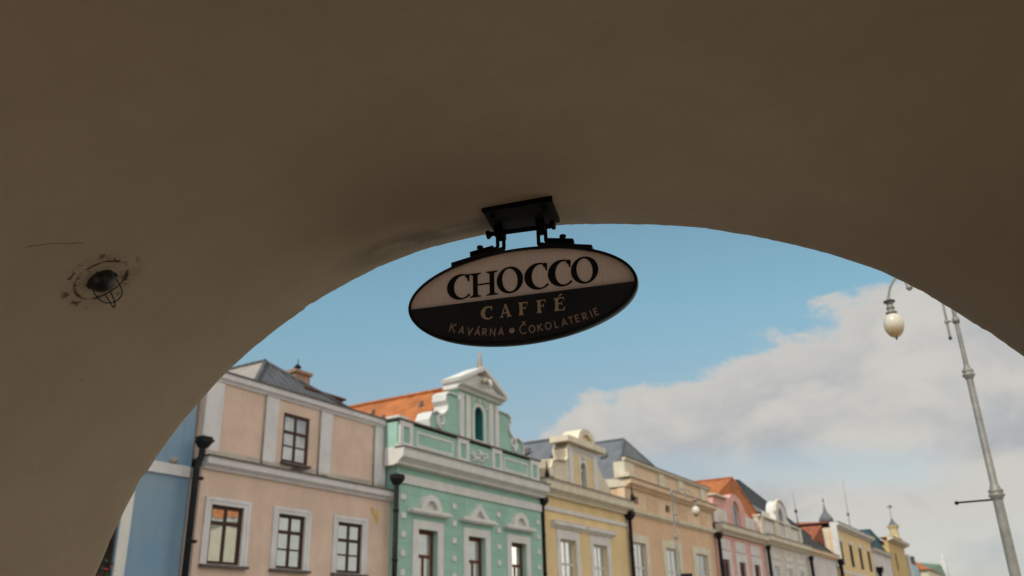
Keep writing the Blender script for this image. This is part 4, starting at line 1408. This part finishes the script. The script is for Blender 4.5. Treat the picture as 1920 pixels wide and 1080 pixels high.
# --- peach house with the plain attic
def peach_house():
    r = house('peach_house', 'wide peach house with a plain attic wall over a row of small square vents', 46.3)
    X0, X1 = 46.4, 61.6
    ws = [(46.98, 48.80), (51.98, 54.2), (57.3, 59.7)]
    w = [rect(a, b, 2.4, 6.54) for a, b in ws]
    vents = [rect(47.55, 48.35, 8.70, 9.15), rect(52.65, 53.5, 8.72, 9.17)]
    wall_block(r, M['peach'], X0, X1, 8.2, w)
    wall_block(r, M['peachlite'], X0, X1, 9.55, vents, z0=8.205, name='frieze_wall', yf=YF + .0)
    body_block(r, M['peach'], X0, X1, 9.5, YF)
    for a, b in ws:
        window(r, a, b, 2.4, 6.54, YF, 0.10, 'whitewood', 'glasslace', 2, (0.32, .64), fw=0.11, surround=(0.52, 0.06, 'cream', 0.44), bar=0.06)
    for q in vents:
        MB().prism_y(rect(q[0][0] - .02, q[1][0] + .02, q[0][1] - .02, q[2][1] + .02), YF + .2, YF + .3).build('vent', M['dark'], r)
    for a, b in ((49.6, 51.2), (54.9, 56.6), (59.0, 60.4)):
        MB().box(a, b, YF - .03, YF + .01, 8.55, 9.25).build('panel', M['peach'], r)
    cornice(r, M['cream'], X0, X1, 8.06, 8.36, 0.25, YF, name='string_course', cap=False)
    cornice(r, M['peachlite'], X0 - .05, X1 + .0, 9.55, 10.0, 0.5, YF)
    MB().box(X0 - .06, X1 - .1, YF + .021, YF + 1.2, 9.553, 10.05).build('attic_base', M['cream'], r)
    MB().box(X0 - .1, X1 - .5, YF - .05, YF + .55, 10.056, 10.98).build('parapet', M['peachlite'], r)
    for a, b in ((X0 - .12, 47.6), (51.6, 52.5), (55.0, 55.9), (59.3, 60.2)):
        MB().box(a, b, YF - .16, YF + .5, 10.06, 10.97).build('parapet_post', M['cream'], r)
    cornice(r, M['cream'], X0 - .15, X1 - .4, 10.985, 11.2, 0.22, YF - .05, name='parapet_cap')
    MB().box(X0 - .22, X0 + .9, YF - .45, YF + .28, 10.062, 10.3).build('corbel', M['cream'], r)
    rf = hip_roof(r, M['slateblue'], X0 + .2, 61.5, 9.9, 54.0, 23.05, 13.95, 20.7)
    for x, y in ((50.9, 23.2), (51.3, 25.4)):
        skylight(rf, x, y, 9.9 + (x - 46.6) / 7.4 * 4.05, .5)
    downpipe(r, 46.35, 7.9, YF - .05, 0.105, 0.28)
    MB().lathe((46.5, YF - .4, 8.7), [(.12, 0), (.14, .15), (.06, .45), (.02, .95)], 8).build('spike', M['pipe'], r)


peach_house()


# --- salmon house
def salmon_house():
    r = house('salmon_house', 'narrow salmon pink house with a bright orange tiled roof and arched attic window', 61.7)
    X0, X1 = 61.8, 74.3
    ws = [(62.9, 64.5), (66.8, 68.4), (70.7, 72.3)]
    w = [rect(a, b, 2.6, 6.5) for a, b in ws]
    wall_block(r, M['salmon'], X0, X1, 8.2, w)
    body_block(r, M['salmon'], X0, X1, 8.2, YF)
    for a, b in ws:
        window(r, a, b, 2.6, 6.5, YF, 0.1, 'redwood', 'glassdark', 2, (0.3,), fw=0.28, surround=(0.62, 0.06, 'yelwhite', 0.6), bar=.1)
        MB().box(a - .5, b + .5, YF - .05, YF + .01, 7.18, 7.95).build('panel', M['yelwhite'], r)
    MB().box(X0, X1, YF - .03, YF + .01, 8.02, 8.2).build('string_course', M['salmon'], r)
    cornice(r, M['cream'], X0 + .4, X1 + .1, 8.25, 8.9, 0.6, YF)
    gx = 67.7
    top = [(X0 + .1, 8.95), (X1 - 1.0, 8.95), (X1 - 1.0, 9.95), (71.4, 10.0), (71.0, 10.3), (70.3, 10.45), (69.8, 10.95), (69.0, 11.4), (68.0, 11.6), (67.0, 11.5), (66.2, 11.1), (65.2, 10.9), (62.4, 10.9), (62.2, 10.0), (X0 + .1, 9.95)]
    slot = arched(66.7, 68.7, 9.05, 11.05, 12)
    gb = MB().prism_y(top, YF, YF + .6, [slot]).build('gable', M['salmon'], r)
    window(r, 66.7, 68.7, 9.05, 11.05, YF, 0.2, 'whitewood', 'curtain', 2, (), fw=.2, arch=True, bar=.14)
    for a, b in ((62.0, 65.0), (69.8, 72.2)):
        MB().box(a, b, YF - .07, YF + .01, 9.0, 10.05).build('panel', M['yelwhite'], gb)
        MB().box(a + .9, b - .9, YF - .10, YF - .06, 9.2, 9.85).build('panel', M['cream'], gb)
    MB().box(62.2, 65.3, YF - .25, YF + .5, 10.905, 11.03).build('coping', M['cream'], gb)
    hip_roof(r, M['orange'], X0 + .1, 76.6, 10.2, 71.5, 21.1, 13.45, 20.35)
    downpipe(r, 61.75, 8.0, YF - .15, 0.13, 0.28)


salmon_house()


# --- grey house with a small arched dormer gable
def grey_house():
    r = house('grey_house', 'pale grey cream house with a round topped dormer gable on its attic', 74.4)
    X0, X1 = 74.5, 89.3
    ws = [(76.6, 78.4), (81.0, 82.8), (85.4, 87.2)]
    w = [rect(a, b, 3.0, 6.7) for a, b in ws]
    wall_block(r, M['greyplaster'], X0, X1, 8.4, w)
    body_block(r, M['greyplaster'], X0, X1, 8.4, YF)
    for a, b in ws:
        window(r, a, b, 3.0, 6.7, YF, 0.05, 'whitewood', 'glasslace', 2, (0.3,), fw=.22, surround=(.4, .05, 'yelwhite'), bar=.1)
        MB().box(a - .4, b + .4, YF - .04, YF + .01, 7.3, 7.7).build('panel', M['yelwhite'], r)
    cornice(r, M['cream'], X0 + .1, X1 + .0, 8.4, 9.05, 0.6, YF)
    MB().box(X0 - .8, X1 - 1.6, YF, YF + .6, 9.1, 10.45).build('parapet', M['greyplaster'], r)
    for a, b in ((74.0, 75.0), (78.4, 79.4), (82.8, 83.6), (87.0, 87.9)):
        MB().box(a, b, YF - .14, YF + .5, 9.105, 10.5).build('parapet_post', M['cream'], r)
    for a, b in ((75.5, 77.9), (84.1, 86.5)):
        MB().box(a, b, YF - .04, YF + .01, 9.35, 10.2).build('panel', M['yelwhite'], r)
    MB().box(X0 - .8, X1 - 1.4, YF - .2, YF + .65, 10.51, 10.64).build('coping', M['cream'], r)
    gx = 81.0
    dm = [(gx - 1.9, 9.12)] + [(gx + 1.9, 9.12), (gx + 3.4, 10.65), (gx + 2.2, 11.0), (gx + 1.85, 11.4)] + [(gx + 1.85 * math.cos(t), 11.3 + 1.25 * math.sin(t)) for t in [math.pi * k / 14 for k in range(1, 14)]] + [(gx - 1.85, 11.3)]
    gb = MB().prism_y(dm, YF - .1, YF + .7, [arched(gx - .85, gx + .85, 9.4, 11.9, 12)]).build('dormer', M['yelwhite'], r)
    MB().prism_y(arched(gx - .9, gx + .9, 9.3, 11.95, 12), YF + .1, YF + .2).build('niche', M['curtain'], gb)
    MB().tube([(gx + 1.9 * math.cos(t), YF - .12, 11.3 + 1.3 * math.sin(t)) for t in [math.pi * k / 16 for k in range(17)]], .12, 8).build('dormer_edge', M['cream'], gb)
    MB().add([(gx - 3.9, YF + .5, 11.2), (gx - 1.86, YF + .5, 11.3), (gx - 1.86, YF + 3, 13.0), (gx - 3.9, YF + 3, 12.2), (gx - 3.9, YF + .5, 10.6), (gx - 1.86, YF + .5, 10.6)], [(0, 1, 2, 3), (4, 5, 1, 0)]).build('dormer_roof', M['slateblue'], gb)
    MB().box(gx - 4.0, gx - 1.86, YF + .42, YF + .49, 10.6, 11.3).build('dormer_cheek', M['yelwhite'], gb)
    downpipe(r, 74.45, 8.0, YF - .15, 0.14, 0.22)


grey_house()


# --- white house under the long dark roof
def white_house():
    r = house('white_house', 'plain white house without windows under a long dark slate roof', 89.4)
    X0, X1 = 89.4, 102.8
    wall_block(r, M['greywhite'], X0, X1, 8.6, [])
    body_block(r, M['greywhite'], X0, X1, 8.6, YF)
    cornice(r, M['peachlite'], X0, X1, 8.5, 9.0, 0.5, YF)
    for x in (92.6, 98.6):
        q = MB().prism_y([(x - .35, 7.6), (x, 8.0), (x + .35, 7.5), (x + .3, 6.6), (x, 6.3), (x - .3, 6.7)], YF - .03, YF + .005)
        q.build('plaque', M['greyplaster'], r)
    hip_roof(r, M['slatedark'], 75.2, 104.0, 9.15, 89.0, 25.6, 16.0, 20.2)
    downpipe(r, 89.3, 8.0, YF - .2, 0.17, 0.25)
    downpipe(r, 103.3, 8.4, YF - .2, 0.20, 0.40)


white_house()


# --- tall yellow corner house with the onion turret
def tall_house():
    r = house('tall_house', 'tall yellow house with slit windows and a small onion domed corner turret', 104.0)
    X0, X1 = 104.2, 127.0
    ws = [(105.8 + 5.9 * k, 107.7 + 5.9 * k) for k in range(4)]
    w = [rect(a, b, 8.3, 10.8) for a, b in ws]
    wall_block(r, M['yellow'], X0, X1, 12.2, w, YF, 0.6)
    MB().box(X0 + .02, X1 - .02, YF + .602, 34, 0, 12.2).build('side_wall', M['cream'], r)
    for a, b in ws:
        window(r, a, b, 8.3, 10.8, YF, 0.03, 'brownwood', 'dark', 2, (), fw=.12, bar=.06)
        MB().box(a - .3, b + .3, YF - .12, YF + .01, 10.85, 11.15).build('window_hood', M['yelwhite'], r)
    cornice(r, M['yelwhite'], X0 - .2, X1 + .3, 12.2, 12.75, 0.7, YF)
    MB().box(X0, X1, YF - .05, YF + .01, 7.4, 7.7).build('string_course', M['yelwhite'], r)
    MB().add([(X0 + .4, YF - .6, 12.8), (X1 + .4, YF - .6, 12.8), (X1 + .4, 34, 12.8), (X0 + .4, 34, 12.8), (X0 + 4, 27, 13.6), (X1 - 3, 27, 13.6)], [(0, 1, 5, 4), (1, 2, 5), (2, 3, 4, 5), (3, 0, 4)]).build('roof', M['redroof'], r)
    # lower red roof leaning on the left flank
    MB().add([(90.5, 21.2, 7.5), (104.15, 21.2, 12.5), (104.15, 36, 12.5), (90.5, 36, 7.5), (104.15, 21.2, 7.5)], [(0, 1, 2, 3), (0, 4, 1)]).build('lean_to_roof', M['redroof'], r)
    c = (107.6, 21.3, 13.0)
    tt = MB().lathe(c, [(.70, -.6), (.70, .10), (.80, .18), (.82, .40), (.70, .7), (.46, 1.0), (.24, 1.3), (.14, 1.7), (.06, 2.1), (.035, 2.5)], 16).build('turret', M['slateblue'], r)
    MB().lathe((c[0], c[1], c[2] + 2.5), [(.04, 0), (.11, .08), (.11, .16), (.03, .25), (.02, .5)], 10).build('turret_finial', M['lampdark'], tt)
    MB().box(103.95, 104.5, 19.6, 20.3, 8.0, 12.74).build('corner_pier', M['yelwhite'], r)


tall_house()


# --- the far end of the row
def far_houses():
    r = house('teal_roof_house', 'small grey house with a steep teal roof beyond the tall yellow house', 127.2)
    wall_block(r, M['greywhite'], 127.2, 142.5, 11.3, [])
    body_block(r, M['greywhite'], 127.2, 142.5, 11.3, YF)
    cornice(r, M['greyplaster'], 127.2, 142.5, 11.0, 11.5, .5, YF)
    hip_roof(r, M['tealroof'], 127.0, 150.0, 11.6, 142, 22.0, 15.2, 20.2)
    for a in (130.5, 134.5):
        MB().box(a, a + 1.6, YF - .06, YF + .01, 6.5, 10.4).build('pilaster', M['yelwhite'], r)
    downpipe(r, 128.6, 8.7, YF - .2, .22, .5)

    LX, LY = 157.5, 20.8
    r = house('turret_house', 'ochre house front topped by a slender stone lantern and a weathervane', 143.0)
    wall_block(r, M['ochre'], 143.0, 159.5, 13.6, [arched(147.5, 149.6, 9.5, 12.2)])
    body_block(r, M['ochre'], 143.0, 159.5, 13.0, YF)
    MB().prism_y(arched(147.4, 149.7, 9.4, 12.3), YF + .3, YF + .42).build('niche', M['dark'], r)
    cornice(r, M['cream'], 142.8, 160.0, 13.6, 14.1, .9, YF)
    MB().prism_y([(143.0, 14.1), (159.4, 14.1), (158.6, 14.9), (150.0, 14.9), (147.0, 14.5)], YF, YF + 1.2).build('gable', M['ochre'], r)
    tw = MB().lathe((LX, LY, 14.9), [(1.0, 0), (.9, .3), (.70, .4), (.68, 1.6), (.86, 1.85), (.95, 2.15)], 8, False).build('lantern', M['gold'], r)
    MB().lathe((LX, LY, 17.05), [(.85, 0), (.6, .25), (.3, .7), (.1, 1.1), (.05, 1.3)], 8, False).build('lantern_roof', M['slateblue'], tw)
    MB().tube([(LX, LY, 18.2), (LX, LY, 20.4)], .04, 6).tube([(LX - .1, LY + .45, 20.0), (LX + .1, LY - .45, 20.0)], .05, 6).box(LX - .03, LX + .03, LY - .3, LY - .02, 19.9, 20.3).build('weathervane', M['lampdark'], tw)
    for x, z in ((154.6, 14.2), (158.2, 14.12)):
        MB().lathe((x, 20.2, z), [(.5, 0), (.55, .2), (.3, .5), (.4, .8), (.1, 1.1)], 8).build('urn', M['gold'], r)

    r = house('pale_blue_house', 'low pale blue house with white pinnacle and orange roof beyond the ochre turret house', 160.0)
    wall_block(r, M['lightblue'], 160.5, 173.0, 11.4, [])
    body_block(r, M['lightblue'], 160.5, 173.0, 11.4, YF)
    MB().box(160.3, 162.3, YF - .3, YF + .6, 9.0, 12.6).build('pinnacle', M['white'], r)
    hip_roof(r, M['orange'], 160.5, 178.0, 11.3, 167, 24.0, 15.5, 20.3)
    MB().add([(163, 20.2, 12.2), (172, 20.2, 13.0), (185, 27, 15.2), (176, 27, 14.8), (163, 20.2, 11.4), (172, 20.2, 11.4)], [(0, 1, 2, 3), (4, 5, 1, 0)]).build('porch_roof', M['slate'], r)

    r = thing('orange_roof_house', 'far low house showing only its sunlit orange roof before the green roofed church', 'house', (176, 19.0, 0), 0, GRP)
    MB().box(176.5, 196, 18.9, 27, 0, 11.0).build('wall', M['cream'], r)
    MB().add([(176, 18.6, 11.0), (197, 18.6, 11.0), (197, 27, 11.0), (176, 27, 11.0), (182, 22, 13.3), (192, 22, 13.0)], [(0, 1, 5, 4), (1, 2, 5), (2, 3, 4, 5), (3, 0, 4)]).build('roof', M['orange'], r)

    r = thing('church', 'distant church with a green copper roof and pale stepped gable pinnacles', 'church', (250, 26, 0))
    MB().box(208, 262, 24, 40, 0, 12.0).build('wall', M['white'], r)
    MB().add([(206, 23.5, 12.0), (262, 23.5, 12.0), (262, 36, 12.0), (206, 36, 12.0), (222, 26, 15.0), (276, 26, 17.3)], [(0, 1, 5, 4), (1, 2, 5), (2, 3, 4, 5), (3, 0, 4)]).build('roof', M['copper'], r)
    gbl = MB()
    for k in range(5):
        gbl.box(281 + k * 1.5, 282.4 + k * 1.5, 25.2, 26.6, 8, 18.9 - 1.9 * k)
    gbl.lathe((281.6, 25.8, 18.9), [(.5, 0), (.32, .5), (.15, 1.0), (.04, 1.6)], 8)
    gbl.build('stepped_gable', M['white'], r)
    gb2 = MB()
    for k in range(4):
        gb2.box(226 + k * 1.4, 227.3 + k * 1.4, 27, 28, 12, 15.6 + (1.2 - abs(k - 1.5) * .8))
    gb2.build('stepped_gable', M['white'], r)


far_houses()


def masts():
    for lab, a, b, knob in (('shorter thin radio mast rising beside the onion turret', (98.7, 22.5, 11.8), (98.2, 22.5, 15.6), 13.6), ('taller thin radio mast rising behind the tall yellow house', (126.0, 22.0, 13.0), (126.4, 22.0, 20.8), 15.9)):
        t = thing('radio_mast', lab, 'antenna', a, 0, 'radio masts on the far roofs')
        MB().tube([a, b], [.07, .035], 6).build('mast', M['stone'], t)
        x = a[0] + (b[0] - a[0]) * (knob - a[2]) / (b[2] - a[2])
        MB().lathe((x, a[1], knob), [(.05, -.2), (.17, -.1), (.17, .12), (.05, .2)], 8).build('coupling', M['lampdark'], t)


masts()


# ------------------------------------------------------------------ houses on the near side (mirrored in the panes)
def near_row():
    data = [(0.0, 11.0, 14.0, 'mint', 'near side house in mint plaster seen only mirrored in the panes'), (11.1, 22.0, 13.0, 'cream', 'near side house in cream plaster seen only mirrored in the panes'),
            (22.1, 34.0, 14.6, 'white', 'near side house in white plaster seen only mirrored in the panes'), (34.1, 46.0, 13.2, 'yelwhite', 'near side house in pale grey plaster seen only mirrored in the panes')]
    O = Vector((44.0, -39.0, 0)); rz = rad(38)
    for a, b, h, m, lab in data:
        p = O + Vector((math.cos(rz), math.sin(rz), 0)) * a
        r = thing('house', lab, 'house', p, rz, 'houses on the near side', local=True)
        W = b - a
        n = 4
        ops = []
        for k in range(n):
            c = W * (k + .5) / n
            ops.append(rect(c - .55, c + .55, 4.6, 6.4))
        wl = MB().prism_y(rect(0, W, 0, h), 0, .4, ops)
        wl._d = None
        # face the square (+y)
        for i, v in enumerate(wl.v):
            wl.v[i] = (v[0], -v[1], v[2])
        wl.build('wall', M[m], r)
        MB().box(.02, W - .02, -9, -.402, 0, h - .02).build('side_wall', M[m], r)
        for o in ops:
            f = MB().prism_y(o, -.2, -.12, [rect(o[0][0] + .1, o[1][0] - .1, o[0][1] + .1, o[2][1] - .1)]).build('window', M['brownwood'], r)
            MB().prism_y(o, -.19, -.17).build('pane', M['glassdark'], f)
        MB().box(0, W, .003, .35, h - .35, h).box(0, W, .003, .12, 3.4, 3.7).build('cornice', M['white'], r)
        MB().add([(0, .4, h + .01), (W, .4, h + .01), (W, -9, h + .01), (0, -9, h + .01), (1, -4.5, h + 4), (W - 1, -4.5, h + 4)], [(0, 1, 5, 4), (1, 2, 5), (2, 3, 4, 5), (3, 0, 4)]).build('roof', M['orange'], r)


near_row()


def bounce_block():  # unseen light reflector in the shape of a house
    """unseen whitewashed block added right of the arcade to bounce light inside"""
    r = thing('house', 'whitewashed house block added out of view to bounce light into the arcade', 'house', (0, 0, 0), ARC_ROT, local=True)
    MB().box(FLANK, FLANK + 6, -7, 5.2, 0, 5.4).build('wall', M['whitewash'], r)
    MB().add([(FLANK - .3, -7.3, 5.41), (FLANK - .3, 5.5, 5.41), (FLANK + 3, 5.5, 7.6), (FLANK + 3, -7.3, 7.6), (FLANK + 6.3, -7.3, 5.41), (FLANK + 6.3, 5.5, 5.41)], [(0, 1, 2, 3), (3, 2, 5, 4), (0, 3, 4), (1, 5, 2), (0, 4, 5, 1)]).build('roof', M['orange'], r)
    for n in (-5.0, -2.2, 0.6, 3.4):
        MB().box(FLANK - .04, FLANK + .02, n - .5, n + .5, 2.9, 4.4).build('window', M['brownwood'], r)


M['whitewash'] = mat('whitewash', (0.78, 0.73, 0.65), 0.9, 0.06, 1.0, 0.1, 20)
FLANK = 5.2
bounce_block()


# ------------------------------------------------------------------ street lamps
def smooth_path(pts, it=3):
    v = [Vector(p) for p in pts]
    for _ in range(it):
        q = [v[0]]
        for a, b in zip(v[:-1], v[1:]):
            q += [a * .75 + b * .25, a * .25 + b * .75]
        v = q + [v[-1]]
    return v


def make_lamp(label, loc, rotz):
    """swan-neck lamp; local +x is the side the arm reaches to"""
    r = thing('street_lamp', label, 'street lamp', loc, rotz, 'swan neck street lamps', local=True)
    pole = MB().lathe((0, 0, 0), [(.15, 0), (.15, .5), (.11, .7), (.068, 1.0), (.061, 2.0), (.055, 3.12), (.053, 3.14), (.045, 3.16), (.039, 4.6), (.035, 4.64), (.029, 4.68), (.024, 5.95), (.04, 6.0), (.045, 6.1), (.02, 6.25)], 20).build('pole', M['lampmetal'], r)
    for z, rr in ((3.145, .057), (4.636, .042)):
        MB().lathe((0, 0, z), [(rr, -.08), (rr + .006, -.07), (rr + .010, -.055), (rr + .030, -.035), (rr + .034, -.018), (rr + .014, 0.0), (rr + .026, .02), (rr + .026, .038), (rr + .006, .055), (rr - .004, .085), (rr - .012, .11)], 20).build('collar', M['lampmetal'], pole)
    # arm: tube beside the pole, bending over to the lantern
    arm = smooth_path([(.11, 0, 5.14), (.105, 0, 5.5), (.10, 0, 5.85), (.12, 0, 6.07), (.26, 0, 6.18), (.44, 0, 6.17), (.58, 0, 6.10), (.68, 0, 5.98), (.725, 0, 5.86), (.735, 0, 5.74)])
    ao = MB().tube(arm, .0145, 10).build('arm', M['lampmetal'], r)
    MB().lathe((.11, 0, 5.13), [(.008, -.03), (.020, -.02), (.022, .0), (.014, .02)], 10).build('arm_knob', M['lampdark'], ao)
    MB().tube([(0, 0, 5.345), (.11, 0, 5.345)], .012, 8).tube([(.085, 0, 5.345), (.135, 0, 5.345)], .024, 10).tube([(0, 0, 5.31), (0, 0, 5.38)], .043, 14).build('arm_bracket', M['lampmetal'], ao)
    MB().tube(smooth_path([(.30, 0, 6.17), (.46, 0, 6.08), (.50, 0, 5.96), (.44, 0, 5.90), (.38, 0, 5.95), (.41, 0, 6.02)]), .012, 8).lathe((.455, 0, 5.905), [(.01, -.045), (.04, -.02), (.045, .01), (.02, .045)], 12).build('scroll', M['lampmetal'], ao)
    # lantern
    lx, lz = .735, 5.42
    cap = MB().lathe((lx, 0, lz), [(.066, .165), (.072, .175), (.073, .187), (.048, .20), (.043, .23), (.055, .24), (.055, .255), (.040, .265), (.038, .31), (.064, .325), (.068, .338), (.066, .350), (.034, .365), (.018, .385), (.015, .43)], 20).build('lantern_cap', M['lampmetal'], r)
    MB().lathe((lx, 0, lz), [(.069, .325), (.075, .334), (.075, .346), (.066, .352)], 20).build('cap_rim', M['lampdark'], cap)
    g = MB()
    prof = []
    for i in range(19):
        t = math.pi * i / 18
        z = .168 * math.cos(t)
        rr = .128 * math.sin(t) ** .92
        rr *= 1.0 + .10 * math.cos(t)
        prof.append((max(rr, .004), z))
    # dirt in the globe tip is measured from the object's own centre
    globe = MB().lathe((0, 0, 0), prof[::-1], 28).build('globe', M['opal'], r)
    globe.location = (lx, 0, lz)
    MB().lathe((lx, 0, lz), [(.004, -.205), (.010, -.195), (.014, -.178), (.012, -.166)], 10).build('globe_tip', M['lampdark'], r)
    return r


l1 = make_lamp('grey swan neck street lamp nearest the arch, its pole rising at the right', (11.994, 0.372, 0), math.atan2(0.99952, -0.03097))
MB().tube([(.06, 0, 3.075), (.437, 0, 3.075)], .0115, 10).lathe((.445, 0, 3.06), [(.006, -.012), (.022, 0), (.024, .015), (.018, .03), (.006, .036)], 10).build('rod', M['pipe'], l1)


def copy_tree(o, parent=None):
    c = o.copy()
    COL.objects.link(c)
    c.parent = parent
    if parent is None:
        pass
    for ch in list(o.children):
        if ch.name.startswith('rod'):
            continue
        copy_tree(ch, c)
    return c


l2 = copy_tree(l1)
l2.location = (28.131, 10.422, 0)
l2.rotation_euler = (0, 0, math.atan2(-0.93772, 0.34740))
l2['label'] = 'thin swan neck street lamp standing farther off before the peach house'
bx = MB().box(.05, .42, -.05, .05, 2.75, 3.47)
bx.build('notice_box', M['pipe'], l2)
